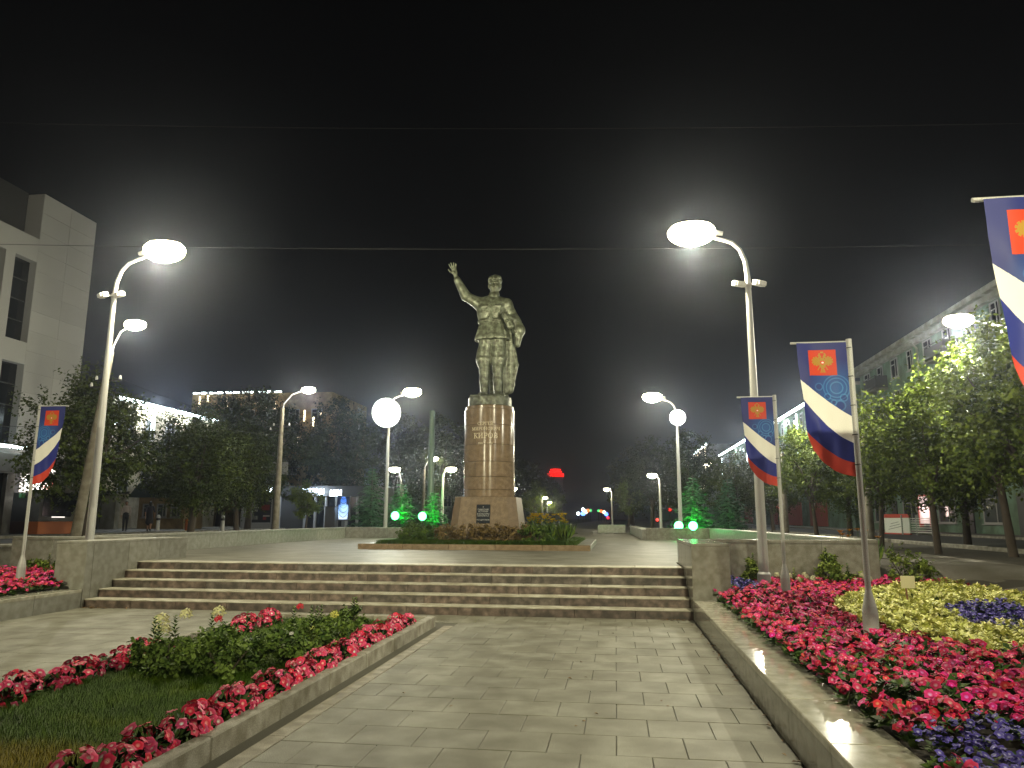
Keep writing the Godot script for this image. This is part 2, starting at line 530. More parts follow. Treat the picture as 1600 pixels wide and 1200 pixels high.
	M.leaf = leafy(0.3)
	M.needle = leafy(0.1)
	M.petal = leafy(0.35)
	M.wire = mat(lin(0.016, 0.016, 0.016), 0.9)
	M.green_plaster = mat(lin(0.2, 0.32, 0.235), 0.9, fine, 0.8, blot, 0.08)
	M.pale_plaster = mat(lin(0.42, 0.43, 0.38), 0.85, fine, 0.8, blot, 0.1)
	M.grey_plaster = mat(lin(0.2, 0.2, 0.19), 0.85, fine, 0.8, blot, 0.1)
	M.white_plaster = mat(lin(0.46, 0.46, 0.445), 0.8, fine, 0.5)
	M.panel = []
	for t in [1.0, 0.95, 1.04]:
		M.panel.append(mat(lin(0.46 * t, 0.46 * t, 0.445 * t), 0.7, fine, 0.5))
	M.cream_plaster = mat(lin(0.6, 0.55, 0.42), 0.85, fine, 0.8, blot, 0.1)
	M.ochre_plaster = mat(lin(0.4, 0.29, 0.13), 0.85, fine, 0.8, blot, 0.1)
	M.dark_core = mat(lin(0.035, 0.035, 0.035), 0.5)
	M.window_frame = mat(lin(0.26, 0.26, 0.25), 0.5)
	M.dark_pane = mat(lin(0.012, 0.014, 0.016), 0.08)
	M.shop_pane = mat(lin(0.06, 0.07, 0.07), 0.1)
	M.lit_pane = glow(Color(1, 0.9, 0.75), 0.6)
	M.red_shop = mat(lin(0.22, 0.055, 0.03), 0.5)
	M.red_shop.emission_enabled = true
	M.red_shop.emission = lin(0.4, 0.05, 0.015)
	M.red_shop.emission_energy_multiplier = 0.03
	M.pink_lit = glow(Color(1, 0.85, 0.85), 0.35)
	M.led = glow(Color(0.93, 1, 1), 9.0)
	M.led_warm = glow(Color(1, 0.93, 0.78), 3.0)
	M.led_blue = glow(Color(0.86, 0.93, 1), 8.0)
	M.led_azure = glow(Color(0.3, 0.5, 1), 5.0)
	M.orange_led = glow(Color(1, 0.35, 0.1), 3.0)
	M.green_led = glow(Color(0.05, 0.9, 0.45), 1.5)
	M.green_white = glow(Color(0.3, 1, 0.55), 9.0)
	M.red_led = glow(Color(1, 0.06, 0.03), 1.6)
	M.lit_sign = glow(Color(1, 0.96, 0.92), 1.6)
	M.red_sign = glow(Color(1, 0.25, 0.15), 0.9)
	M.orange_paint = mat(lin(0.45, 0.12, 0.02), 0.5)
	M.red_paint = mat(lin(0.42, 0.05, 0.03), 0.5)
	M.brown_paint = mat(lin(0.16, 0.07, 0.03), 0.6)
	M.cream_plate = mat(lin(0.55, 0.5, 0.3), 0.5)
	M.grey_paint = mat(lin(0.22, 0.22, 0.22), 0.6)
	M.green_metal = mat(lin(0.025, 0.045, 0.034), 0.5)
	M.person = StandardMaterial3D.new()
	M.person.vertex_color_use_as_albedo = true
	M.person.roughness = 0.8

# ---- lamps ----
const WARM := Color(1.0, 0.96, 0.81)
const COOL := Color(0.97, 1.0, 0.95)

# a lamp post with a bent arm; to = which way along x the arm reaches
func lamp_post(called: String, at: Vector3, high: float, to: float, reach: float, head: float, label: String, group: String, energy: float, c: Color, m: Material) -> Node3D:
	var o := thing(called, label, "street lamp", at, group)
	var p := MB.new()
	var k := reach / 1.02
	var pts := [Vector3(0, -0.1, 0), Vector3(0, high * 0.45, 0), Vector3(0, high - 0.95 * k, 0), Vector3(to * 0.03 * k, high - 0.62 * k, 0), Vector3(to * 0.12 * k, high - 0.38 * k, 0), Vector3(to * 0.26 * k, high - 0.23 * k, 0), Vector3(to * 0.42 * k, high - 0.17 * k, 0), Vector3(to * 0.75 * k, high - 0.07 * k, 0)]
	p.tube(pts, [0.095, 0.075, 0.052, 0.045, 0.04, 0.036, 0.034, 0.03], 10)
	part("pole", p, m, o)
	var f := MB.new()
	f.lathe([Vector2(0.19, 0.0), Vector2(0.19, 0.03), Vector2(0.12, 0.05), Vector2(0.12, 0.34), Vector2(0.09, 0.38)], Vector3.ZERO, 14)
	part("base_collar", f, m, o)
	var h := MB.new()
	h.ellipsoid(Vector3(to * reach, high + 0.1 * head, 0), Vector3(0.42, 0.1, 0.28) * head, 18, 6, Basis.IDENTITY, 0.0, PI * 0.5)
	h.tube([Vector3(to * (reach - 0.6 * head), high - 0.04, 0), Vector3(to * (reach - 0.3 * head), high + 0.02, 0)], [0.045, 0.07], 8)
	part("lamp_housing", h, m, o)
	var g := MB.new()
	g.ellipsoid(Vector3(to * reach, high, 0), Vector3(0.47, 0.25, 0.34) * head, 20, 10, Basis.IDENTITY, PI * 0.3, PI)
	part("lamp_lens", g, glow(c, 24.0), o)
	omni("lamp_light", at + Vector3(to * reach, high - 0.31 * head, 0), energy, c, 0.05)
	return o

func twin_spots(o: Node3D, y: float, aim: Vector3, energy: float, angle: float, m: Material) -> void:
	var faces := (aim - o.position - Vector3(0, y, 0)).normalized()
	var b := MB.new()
	b.box(Vector3(0, y, 0.07), Vector3(0.42, 0.035, 0.035))
	b.tube([Vector3(0, y - 0.05, 0), Vector3(0, y + 0.05, 0)], [0.062, 0.062], 10)
	part("bracket", b, m, o)
	for s in [-1.0, 1.0]:
		var turn := Basis.looking_at(-faces.rotated(Vector3.UP, s * 0.06), Vector3.UP)
		var q := MB.new()
		q.box(Vector3.ZERO, Vector3(0.25, 0.11, 0.13), 0.015)
		q.box(Vector3(0, 0.0, -0.085), Vector3(0.2, 0.08, 0.04), 0.01)
		var sp := part("spot_fixture", q, M.white_paint, o, Transform3D(turn, Vector3(s * 0.19, y + 0.01, 0.09)))
		var w := MB.new()
		w.box(Vector3(0, 0, 0.067), Vector3(0.21, 0.08, 0.006), 0.002)
		part("spot_glass", w, M.dim_glass, sp)
		var from := o.position + Vector3(s * 0.19, y + 0.01, 0.09)
		spot("spot_light", from - turn.z * -0.12, aim + Vector3(s * 0.6, 0, 0), energy, Color(1, 0.97, 0.8), angle, 0.08, 0.9)

func lamps() -> void:
	var warm_grp := "tall square lamps"
	var r1 := lamp_post("square_lamp", Vector3(2.64, 0.33, -14.4), 6.9, -1.0, 1.03, 1.0, "tall grey lamp post standing in the right flower bed by the granite wall", warm_grp, 36.0, WARM, M.galvanised)
	twin_spots(r1, 5.78, Vector3(-4.2, 9.6, -25.0), 60.0, 17.0, M.galvanised)
	var l1 := lamp_post("square_lamp", Vector3(-10.85, 0.33, -14.5), 7.1, 1.0, 1.1, 1.0, "tall grey lamp post behind the left granite wing wall of the steps", warm_grp, 36.0, WARM, M.galvanised)
	twin_spots(l1, 6.1, Vector3(-4.2, 9.6, -25.0), 60.0, 17.0, M.galvanised)
	var l2 := lamp_post("square_lamp", Vector3(-10.5, 0.75, -33.8), 6.75, 1.0, 1.1, 0.95, "lamp post with a round floodlight beside the green-lit spruces, left of the statue", warm_grp, 22.0, WARM, M.galvanised)
	var r2 := lamp_post("square_lamp", Vector3(2.8, 0.75, -33.8), 6.3, -1.0, 1.05, 0.95, "lamp post with a floodlight beside the green-lit spruce, right of the statue", warm_grp, 22.0, WARM, M.galvanised)
	for k in 2:
		var s: float = [-1.0, 1.0][k]
		var np := lamp_post("square_lamp", Vector3([-10.85, 2.64][k], 0.33, 4.6), 7.0, -s, 1.05, 1.0, ["tall grey lamp post at the near end of the left flower bed", "tall grey lamp post at the near end of the right flower bed"][k], warm_grp, 12.0, WARM, M.galvanised)
		twin_spots(np, 5.8, Vector3([-6.6, -1.8][k], 0.2, -15.5), 85.0, 22.0, M.galvanised)
	# floodlights clamped to the two far posts, turned towards the steps
	for k in 2:
		var o: Node3D = [l2, r2][k]
		var rad: float = [0.7, 0.36][k]
		var y: float = [5.72, 5.3][k]
		var lean := Basis(Vector3.RIGHT, 0.22)
		var d := MB.new()
		d.lathe([Vector2(0.0, -0.3), Vector2(0.2, -0.28), Vector2(rad * 0.9, -0.08), Vector2(rad, -0.02), Vector2(rad, 0.03), Vector2(rad - 0.04, 0.03)], Vector3.ZERO, 28, Basis(Vector3.RIGHT, PI / 2))
		var fl := part("floodlight", d, M.galvanised, o, Transform3D(lean, Vector3(0, y, 0.42)))
		var w := MB.new()
		w.ellipsoid(Vector3.ZERO, Vector3(rad - 0.03, rad - 0.03, 0.07), 28, 8)
		part("flood_glass", w, glow(COOL, 14.0), fl, Transform3D(Basis.IDENTITY, Vector3(0, 0, 0.0)))
		omni("flood_light", o.position + Vector3(0, y - 0.03, 0.62), [14.0, 8.0][k], COOL, 0.2)
	# small lamps of the avenue behind the statue
	for q in [[Vector3(-8.72, 0.75, -37.6), 1.0, "small avenue lamp just left of the pedestal"], [Vector3(2.55, 0.75, -44.0), -1.0, "small avenue lamp behind the right end of the far wall"], [Vector3(-0.28, 0.75, -65.0), -1.0, "small avenue lamp on the low wall at the end of the square"], [Vector3(-8.9, 0.75, -63.0), 1.0, "small avenue lamp seen just past the right edge of the pedestal"], [Vector3(-8.9, 0.75, -92.0), 1.0, "distant avenue lamp among the yellow-lit leaves"], [Vector3(-10.6, 0.75, -118.0), 1.0, "most distant avenue lamp in the row left of the street end"]]:
		lamp_post("avenue_lamp", q[0], 3.35, q[1], 0.42, 0.6, q[2], "small avenue lamps", 6.0, WARM, M.galvanised)
	# street lamps along the two side streets
	for q in [[-20.0, "street lamp on a concrete pole shining over the nearest right-hand tree"], [-34.0, "street lamp on a concrete pole, half hidden behind the middle banner"], [-50.0, "street lamp between the trees along the right-hand street"], [-72.0, "far street lamp in front of the garland-lit facade on the right"], [-6.0, "street lamp over the right-hand walkway nearest the viewer"]]:
		street_lamp(Vector3(10.7 if q[0] > -60.0 else 10.5, 0.6, q[0]), 6.1, -1.0, 1.85, 0.0, q[1], 55.0 if q[0] == -20.0 else 32.0)
	street_lamp(Vector3(-17.0, 0.7, -22.0), 7.2, 1.0, 1.4, 0.1, "leaning concrete street lamp pole with insulators, behind the left lamp post", 14.0)
	street_lamp(Vector3(-16.85, 0.7, -36.0), 7.4, 1.0, 1.35, 0.0, "concrete street lamp pole beside the dark poster column", 16.0)
	street_lamp(Vector3(-13.0, 0.75, -45.0), 3.85, -1.0, 0.5, 0.0, "short concrete pole with a lamp left of the green column", 12.0)
	street_lamp(Vector3(-15.5, 0.75, -60.0), 5.7, 1.0, 0.8, 0.0, "distant white street lamp above the two spruces", 14.0)
	street_lamp(Vector3(-17.0, 0.7, -8.0), 7.3, 1.0, 1.4, 0.0, "concrete street lamp pole nearest the viewer on the left street", 12.0)

func street_lamp(at: Vector3, high: float, to: float, reach: float, lean: float, label: String, energy: float) -> void:
	var o := thing("street_lamp", label, "street lamp", at, "street lamps on concrete poles")
	var p := MB.new()
	var top := high - 0.9
	p.tube([Vector3(0, -0.1, 0), Vector3(to * lean * top, top, 0)], [0.17, 0.1], 10)
	part("concrete_pole", p, M.pole_concrete, o)
	var a := MB.new()
	var s := Vector3(to * lean * top, top - 0.4, 0)
	var e := Vector3(to * reach, high, 0)
	a.tube([s, s + Vector3(to * 0.06, 0.6, 0), s.lerp(e, 0.35) + Vector3(0, 0.62, 0), s.lerp(e, 0.62) + Vector3(0, 0.4, 0), e + Vector3(-to * 0.3, -0.02, 0)], [0.035, 0.033, 0.03, 0.03, 0.03], 7)
	part("arm", a, M.galvanised, o)
	var h := MB.new()
	h.ellipsoid(e + Vector3(0, 0.08, 0), Vector3(0.34, 0.08, 0.2), 14, 5, Basis.IDENTITY, 0.0, PI * 0.5)
	part("lamp_housing", h, M.galvanised, o)
	var g := MB.new()
	g.ellipsoid(e, Vector3(0.37, 0.19, 0.26), 16, 8, Basis.IDENTITY, PI * 0.32, PI)
	part("lamp_lens", g, glow(Color(1, 0.97, 0.86), 24.0), o)
	if high > 5.0:
		var b := MB.new()
		for k in 2:
			b.box(Vector3(to * lean * top - 0.3 * k, top - 0.95 - 0.22 * k, 0), Vector3(0.95 - 0.3 * k, 0.05, 0.05))
		part("crossarm", b, M.dark_metal, o)
		for k in 4:
			var c := MB.new()
			var y := top - 0.92 - 0.22 * (k / 2)
			c.lathe([Vector2(0.0, 0.13), Vector2(0.03, 0.12), Vector2(0.035, 0.07), Vector2(0.045, 0.06), Vector2(0.04, 0.0)], Vector3(to * lean * top + [-0.42, 0.42, -0.58, -0.02][k], y, 0), 8)
			part("insulator", c, M.white_paint, o)
	omni("street_light", at + e - Vector3(0, 0.25, 0), energy, Color(1, 0.97, 0.86), 0.05)

# ---- banners ----
func flag_image() -> ImageTexture:
	var w := 208
	var hgt := 576
	var im := Image.create(w, hgt, false, Image.FORMAT_RGB8)
	var navy := Color(0.018, 0.024, 0.14)
	var sky := Color(0.025, 0.11, 0.33)
	var white := Color(0.7, 0.68, 0.64)
	var red := Color(0.5, 0.05, 0.03)
	var swirl := FastNoiseLite.new()
	swirl.seed = 8
	swirl.frequency = 0.02
	for y in hgt:
		var v := (y + 0.5) / hgt
		for x in w:
			var u := (x + 0.5) / w
			var up := lerpf(0.56, 0.265, u) + 0.06 * u * (1.0 - u)
			var low := lerpf(0.757, 0.39, u) + 0.2 * u * (1.0 - u)
			var end := lerpf(0.9, 0.61, u) + 0.24 * u * (1.0 - u)
			var c := navy
			if v < up:
				# paler blue with rings, like frost, low beside the pole
				var d := Vector2((u - 0.24) * 1.0, (v - 0.36) * 2.77)
				var t := clampf(1.1 - d.length() * 1.7, 0.0, 1.0)
				c = navy.lerp(sky, t * 0.75)
				for ring in [[0.25, 0.345, 0.2], [0.25, 0.345, 0.26], [0.25, 0.345, 0.12], [0.6, 0.335, 0.07], [0.44, 0.41, 0.06], [0.2, 0.48, 0.1], [0.32, 0.455, 0.05], [0.12, 0.42, 0.07]]:
					var q := Vector2(u - ring[0], (v - ring[1]) * 2.77).length()
					if absf(q - ring[2]) < 0.013:
						c = c.lerp(Color(0.07, 0.24, 0.52), 0.5 * t + 0.06)
					elif q < ring[2] * 0.8 and ring[2] < 0.12:
						c = c.lerp(navy, 0.5)
				# the square emblem: a crowned eagle with two heads
				if u > 0.22 and u < 0.77 and v > 0.055 and v < 0.25:
					c = Color(0.5, 0.04, 0.012)
					var ex := (u - 0.495) / 0.275
					var ey := (v - 0.152) / 0.0975
					if eagle(absf(ex), ey):
						c = Color(0.34, 0.19, 0.02)
					if absf(ex) < 0.15 and ey > -0.14 and ey < 0.2 - absf(ex):
						c = Color(0.6, 0.06, 0.02)
					if Vector2(ex + 0.02, (ey - 0.0) * 1.4).length() < 0.09:
						c = white
			elif v < low:
				c = white
			elif v < end:
				c = Color(0.02, 0.028, 0.19)
			else:
				c = red
			im.set_pixel(x, y, c.linear_to_srgb())
	return ImageTexture.create_from_image(im)

func eagle(x: float, y: float) -> bool:
	if Vector2(x * 2.6, (y - 0.05) * 1.5).length() < 0.62:
		return true
	# wings with feathered ends
	var q := Vector2(x - 0.42, (y + 0.12) * 0.95)
	if q.length() < 0.36 and x > 0.16:
		var a := atan2(q.y, q.x)
		return q.length() < 0.27 or absf(sin(a * 5.0)) > 0.45
	# necks, heads, beaks
	if Vector2((x - 0.14) * 2.2, (y + 0.42) * 1.3).length() < 0.2 or Vector2(x - 0.2, y + 0.58).length() < 0.085:
		return true
	if x > 0.2 and x < 0.34 and absf(y + 0.57) < 0.045 * (0.36 - x) / 0.14:
		return true
	# crowns
	if absf(y + 0.8) < 0.06 and x < 0.1 or absf(y + 0.71) < 0.035 and absf(x - 0.19) < 0.06:
		return true
	# legs and tail
	if absf(x - 0.26 - (y - 0.4) * 0.5) < 0.04 and y > 0.3 and y < 0.58:
		return true
	return y > 0.4 and y < 0.78 and x < (y - 0.2) * 0.38 and absf(sin(x * 22.0)) > 0.25

func banner(at: Vector3, high: float, side: float, wave: float, cloth: Material, label: String, long := 1.42) -> void:
	var o := thing("banner", label, "banner", at, "banners on short grey poles in the flower beds")
	var p := MB.new()
	p.lathe([Vector2(0.0, 0.0), Vector2(0.075, 0.0), Vector2(0.075, 0.4), Vector2(0.066, 0.46), Vector2(0.03, 0.62), Vector2(0.03, high), Vector2(0.0, high)], Vector3.ZERO, 14)
	part("pole", p, M.galvanised, o)
	var bar := MB.new()
	bar.tube([Vector3(0, high - 0.03, 0), Vector3(side * 0.6, high - 0.03, 0)], [0.014, 0.014], 7)
	part("top_bar", bar, M.galvanised, o)
	var width := 0.51
	var prof := [Vector2(0, 1), Vector2(0.16, 0.99), Vector2(0.265, 0.965), Vector2(0.417, 0.93), Vector2(0.635, 0.895), Vector2(0.71, 0.865), Vector2(0.806, 0.785), Vector2(0.891, 0.63), Vector2(0.957, 0.42), Vector2(0.986, 0.24), Vector2(1.0, 0.03)]
	var c := MB.new()
	var nu := 14
	var nv := 44
	for j in nv + 1:
		var v := 1.0 - pow(1.0 - float(j) / nv, 1.35)
		var w := 0.03
		for k in prof.size() - 1:
			if v >= prof[k].x and v <= prof[k + 1].x:
				w = lerpf(prof[k].y, prof[k + 1].y, (v - prof[k].x) / (prof[k + 1].x - prof[k].x))
		for i in nu + 1:
			var u := w * i / nu
			var z := sin(u * 7.0 + v * 5.0 + wave) * 0.028 * u * (0.3 + v) + sin((u * 0.8 + v) * 17.0 + wave * 2.0) * 0.011 * u * (0.2 + v) + sin(u * 21.0 - v * 9.0) * 0.006 * v
			c.vert(Vector3(side * (0.035 + u * width), high - 0.035 - v * long, z + 0.02), Vector3.BACK, Vector2(u, v))
	for j in nv:
		for i in nu:
			var a := j * (nu + 1) + i
			c.face(a, a + 1, a + nu + 2)
			c.face(a, a + nu + 2, a + nu + 1)
	var st := SurfaceTool.new()
	st.create_from(c.mesh(), 0)
	st.generate_normals()
	part("cloth", st.commit(), cloth, o)
	for k in 5:
		var r := MB.new()
		var y := high - 0.1 - k * long / 4.6
		r.tube([Vector3(side * 0.045, y, 0.02), Vector3(0, y + 0.005, 0.036), Vector3(-side * 0.036, y, 0), Vector3(0, y, -0.036), Vector3(side * 0.045, y, 0.015)], [0.005, 0.005], 5)
		part("ring", r, M.dark_metal, o)

func banners() -> void:
	var cloth := StandardMaterial3D.new()
	cloth.albedo_texture = flag_image()
	cloth.texture_repeat = false
	cloth.roughness = 0.5
	cloth.metallic_specular = 0.3
	cloth.backlight_enabled = true
	cloth.backlight = Color(0.12, 0.12, 0.12)
	banner(Vector3(2.5, 0.33, -8.16), 3.21, -1.0, 0.4, cloth, "largest whole banner, on the pole amid the petunias before the green building", 1.42)
	banner(Vector3(2.63, 0.33, -12.6), 3.33, -1.0, 1.6, cloth, "smallest right-hand banner, hanging beside the tall lamp post by the granite wall", 1.45)
	banner(Vector3(2.76, 0.33, -4.55), 3.24, -1.0, 2.6, cloth, "banner cut by the right edge of the picture, its pole outside", 1.42)
	banner(Vector3(-10.85, 0.33, -12.75), 3.42, 1.0, 4.0, cloth, "banner hanging alone on the left side in front of the dark tree", 1.47)

# ---- the paved square, its steps and walls ----
var slab_cache := {}
func slab(under: Node3D, called: String, lo: Vector3, hi: Vector3, ch: float, m: Material) -> void:
	var s := (hi - lo).snapped(Vector3.ONE * 0.002)
	var key := [s, ch]
	if not slab_cache.has(key):
		var b := MB.new()
		b.box(Vector3.ZERO, s, ch)
		slab_cache[key] = b.mesh()
	part(called, slab_cache[key], m, under, Transform3D(Basis.IDENTITY, (lo + hi) / 2.0))

func wall(called: String, label: String, a: Vector3, b: Vector3, y1: float, thick: float, m: Array, cap: Material, every := 1.2, cap_over := 0.02) -> void:
	var d := Vector3(b.x - a.x, 0, b.z - a.z)
	var o := thing(called, label, "wall", a)
	o.rotation.y = atan2(-d.z, d.x)
	var long := d.length()
	var n := maxi(1, roundi(long / every))
	for k in n:
		var x0 := long * k / n + 0.002
		var x1 := long * (k + 1) / n - 0.002
		slab(o, "wall_slab", Vector3(x0, 0, -thick / 2), Vector3(x1, y1 - a.y - 0.06, thick / 2), 0.004, m[(k * 7 + 3) % m.size()])
		slab(o, "coping_slab", Vector3(x0, y1 - a.y - 0.06, -thick / 2 - cap_over), Vector3(x1, y1 - a.y, thick / 2 + cap_over), 0.006, cap)

func square() -> void:
	var r := RandomNumberGenerator.new()
	r.seed = 3
	# lower paths of square slabs in running bond, either side of the long bed
	for side in 2:
		var o := thing(["paved_path_right", "paved_path_left"][side], ["path of grey square slabs leading to the right half of the steps", "path of grey slabs left of the long flower bed"][side], "", Vector3.ZERO, "", "structure")
		var bed := MB.new()
		var x0: float = [-2.81, -9.8][side]
		var x1: float = [1.24, -5.6][side]
		bed.span(Vector3(x0, -0.12, -13.1), Vector3(x1, -0.012, 9.0))
		if side == 1:
			bed.span(Vector3(-5.6, -0.12, -13.1), Vector3(-2.81, -0.013, -11.8))
		part("mortar_bed", bed, M.mortar, o)
		var row := 0
		var z := -13.2
		while z < 0.6:
			var z0 := maxf(z, -13.1)
			var x := -10.03 if row % 2 == 0 else -10.28
			while x < 1.24:
				var lo := x
				var hi := x + 0.5
				var limit0 := -2.53 if side == 0 else -9.8
				var limit1 := 1.235 if side == 0 else (-2.53 if z + 0.45 < -11.8 else -5.88)
				lo = maxf(lo, limit0)
				hi = minf(hi, limit1)
				if hi - lo > 0.04:
					slab(o, "paver", Vector3(lo + 0.003, -0.05, z0 + 0.003), Vector3(hi - 0.003, 0.0 + r.randf_range(-0.0015, 0.0015), z + 0.497), 0.004, M.paver[r.randi() % 5])
				x += 0.5
			z += 0.5
			row += 1
		# the narrow pale strip and the sunk gutter along the bed
		for k in 13:
			var zz := -11.8 + k * 1.0
			var sx: float = [-2.675, -5.875][side]
			slab(o, "edging_strip", Vector3(sx, -0.05, zz + 0.003), Vector3(sx + 0.14, 0.004, zz + 0.997), 0.004, M.pale_stone)
	# steps
	var st := thing("steps", "five broad stone steps with pale treads and brown granite risers", "", Vector3.ZERO, "", "structure")
	for i in 5:
		var z1 := -13.1 - 0.375 * i
		var x := -9.8
		while x < 1.24:
			var w := r.randf_range(0.75, 1.25)
			if x + w > 0.9:
				w = 1.24 - x
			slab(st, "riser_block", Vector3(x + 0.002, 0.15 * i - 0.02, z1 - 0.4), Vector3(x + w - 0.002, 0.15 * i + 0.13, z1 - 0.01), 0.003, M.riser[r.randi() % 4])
			x += w
		x = -9.8
		while x < 1.24:
			var w := r.randf_range(0.95, 1.4)
			if x + w > 0.8:
				w = 1.24 - x
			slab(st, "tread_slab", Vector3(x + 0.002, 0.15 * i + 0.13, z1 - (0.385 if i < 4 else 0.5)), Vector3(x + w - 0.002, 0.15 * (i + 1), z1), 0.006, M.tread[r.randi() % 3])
			x += w
	# upper terrace
	var t := thing("terrace", "pale paved terrace round the monument", "", Vector3.ZERO, "", "structure")
	var deck := MB.new()
	deck.span(Vector3(-12.3, -0.2, -50.0), Vector3(4.9, 0.746, -16.4))
	deck.span(Vector3(-9.79, -0.2, -16.4), Vector3(1.23, 0.746, -15.9))
	part("deck", deck, M.terrace, t)
	var band := MB.new()
	band.span(Vector3(-9.79, 0.5, -15.9), Vector3(1.23, 0.747, -15.1))
	part("grey_band", band, M.grey_band, t)
	# granite walls either side of the steps
	for side in 2:
		var s: float = [1.0, -1.0][side]
		var c := -4.28
		var gm: Array = M.granite if side == 0 else M.granite_matt
		var ln: String = ["right", "left"][side]
		var ex: float = [1.24, -9.8][side]
		var ox: float = [1.86, -10.42][side]
		var top: float = [1.24, 1.2][side]
		var back: float = [-15.98, -16.4][side]
		var o := thing("wing_wall", "speckled grey granite wing wall closing the %s end of the steps" % ln, "wall")
		var lo := minf(ex, ox)
		var hi := maxf(ex, ox)
		slab(o, "front_slab", Vector3(lo, 0.0, -13.25), Vector3(hi, top - 0.05, -13.05), 0.005, gm[0])
		var zc := -13.254
		for k in 3:
			var z2 := lerpf(-13.254, back, (k + 1) / 3.0)
			slab(o, "side_slab", Vector3(lo + 0.001, 0.0, z2 + 0.002), Vector3(hi - 0.001, top - 0.05, zc - 0.002), 0.005, gm[(k + 1) % 3])
			zc = z2
		for k in 2:
			slab(o, "coping_slab", Vector3(lo - 0.006, top - 0.05, lerpf(-13.04, back, (k + 1) / 2.0) + 0.002), Vector3(hi + 0.006, top, lerpf(-13.04, back, k / 2.0) - 0.002), 0.006, gm[k])
		var fx: float = [5.0, -13.5][side]
		wall("back_wall", "granite wall standing back behind the %s flower bed" % ln, Vector3(minf(ox, fx), 0.0, -15.75), Vector3(maxf(ox, fx), 0.0, -15.75), top + 0.005, 0.5, gm, gm[1], 1.05, 0.006)
		# the low ledge in front of the bed
		var l := thing("ledge", "low polished granite ledge edging the %s flower bed" % ln, "wall", Vector3.ZERO, "granite ledges of the raised beds")
		var k := 0
		var z := -13.04
		var ix: float = [1.672, -10.25][side]
		while z < 6.0:
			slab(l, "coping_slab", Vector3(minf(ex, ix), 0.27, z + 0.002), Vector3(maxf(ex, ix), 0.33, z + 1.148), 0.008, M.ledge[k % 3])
			slab(l, "face_slab", Vector3(minf(ex + s * 0.006, ix - s * 0.01), -0.06, z + 0.0025), Vector3(maxf(ex + s * 0.006, ix - s * 0.01), 0.27, z + 1.1475), 0.003, gm[(k + 1) % 3])
			k += 1
			z += 1.15
		var soil := MB.new()
		soil.span(Vector3(minf(ix, ix + s * 4.8), -0.1, -15.5), Vector3(maxf(ix, ix + s * 4.8), 0.3, 6.0))
		tag(part("flower_bed_soil", soil, M.soil), "dark soil of the raised flower bed on the %s" % ln, "", "", "structure")
	wall("terrace_wall", "long low wall along the left side of the terrace", Vector3(-12.1, 0.7, -16.2), Vector3(-12.3, 0.7, -33.0), 1.22, 0.36, M.granite_matt, M.granite_matt[1], 1.7)
	wall("terrace_wall", "low wall across the far left corner of the terrace, under the spruces", Vector3(-12.5, 0.7, -33.2), Vector3(-8.9, 0.7, -33.2), 1.22, 0.36, M.granite_matt, M.granite_matt[0], 1.2)
	wall("terrace_wall", "long low wall along the right side of the terrace", Vector3(4.1, 0.7, -33.0), Vector3(5.0, 0.7, -16.2), 1.25, 0.36, M.granite_matt, M.granite_matt[1], 1.7)
	wall("terrace_wall", "low dark wall under the green lamps on the right of the terrace", Vector3(1.28, 0.7, -33.2), Vector3(4.2, 0.7, -33.2), 1.25, 0.36, M.granite, M.granite[0], 1.0)
	wall("terrace_wall", "low wall running back along the avenue on the right", Vector3(1.05, 0.7, -49.0), Vector3(1.3, 0.7, -33.4), 1.2, 0.36, M.granite_matt, M.granite_matt[0], 1.6)
	wall("terrace_wall", "short pale wall closing the far end of the terrace", Vector3(-1.15, 0.7, -49.3), Vector3(0.6, 0.7, -49.3), 1.25, 0.36, M.granite_matt, M.granite_matt[2], 0.9)
	wall("street_wall", "low wall beside the street at the left edge", Vector3(-21.0, 0.3, -16.1), Vector3(-13.55, 0.3, -16.1), 1.0, 0.3, M.granite_matt, M.granite_matt[1], 1.5)
	# the square planter of the monument
	var p := thing("monument_planter", "square brown granite kerb round the lawn of the monument", "planter")
	for k in 5:
		slab(p, "kerb_stone", Vector3(-7.5 + k * 1.356 + 0.003, 0.7, -21.72), Vector3(-7.5 + (k + 1) * 1.356 - 0.003, 0.9, -21.5), 0.008, M.brown_granite[k % 3])
		slab(p, "kerb_stone", Vector3(-7.5 + k * 1.356 + 0.003, 0.7, -28.5), Vector3(-7.5 + (k + 1) * 1.356 - 0.003, 0.9, -28.28), 0.008, M.brown_granite[k % 3])
		slab(p, "side_stone", Vector3(-7.5, 0.7, -21.724 - (k + 1) * 1.31 + 0.003), Vector3(-7.1, 0.9, -21.724 - k * 1.31 - 0.003), 0.008, M.granite_matt[k % 3])
		slab(p, "side_stone", Vector3(-1.12, 0.7, -21.724 - (k + 1) * 1.31 + 0.003), Vector3(-0.72, 0.9, -21.724 - k * 1.31 - 0.003), 0.008, M.granite_matt[k % 3])
	var earth := MB.new()
	earth.span(Vector3(-7.1, 0.7, -28.28), Vector3(-1.12, 0.885, -21.72))
	part("planter_soil", earth, M.lawn_soil, p)
	# the long bed between the two paths
	var b := thing("bed_kerb", "pale stone kerb round the long flower bed between the paths", "kerb")
	for k in 15:
		var z := -11.8 + k * 1.1
		for s in 2:
			var kx: float = [-2.93, -5.6][s]
			slab(b, "kerb_stone", Vector3(kx, -0.06, z + 0.003), Vector3(kx + 0.12, 0.15, z + 1.097), 0.012, M.kerb[(k + s) % 3])
	for k in 3:
		slab(b, "kerb_stone", Vector3(-5.478 + k * 0.849 + 0.002, -0.06, -11.8), Vector3(-5.478 + (k + 1) * 0.849 - 0.002, 0.148, -11.68), 0.012, M.kerb[k])
	var s2 := MB.new()
	s2.span(Vector3(-5.48, -0.1, -11.68), Vector3(-2.93, 0.075, 4.6))
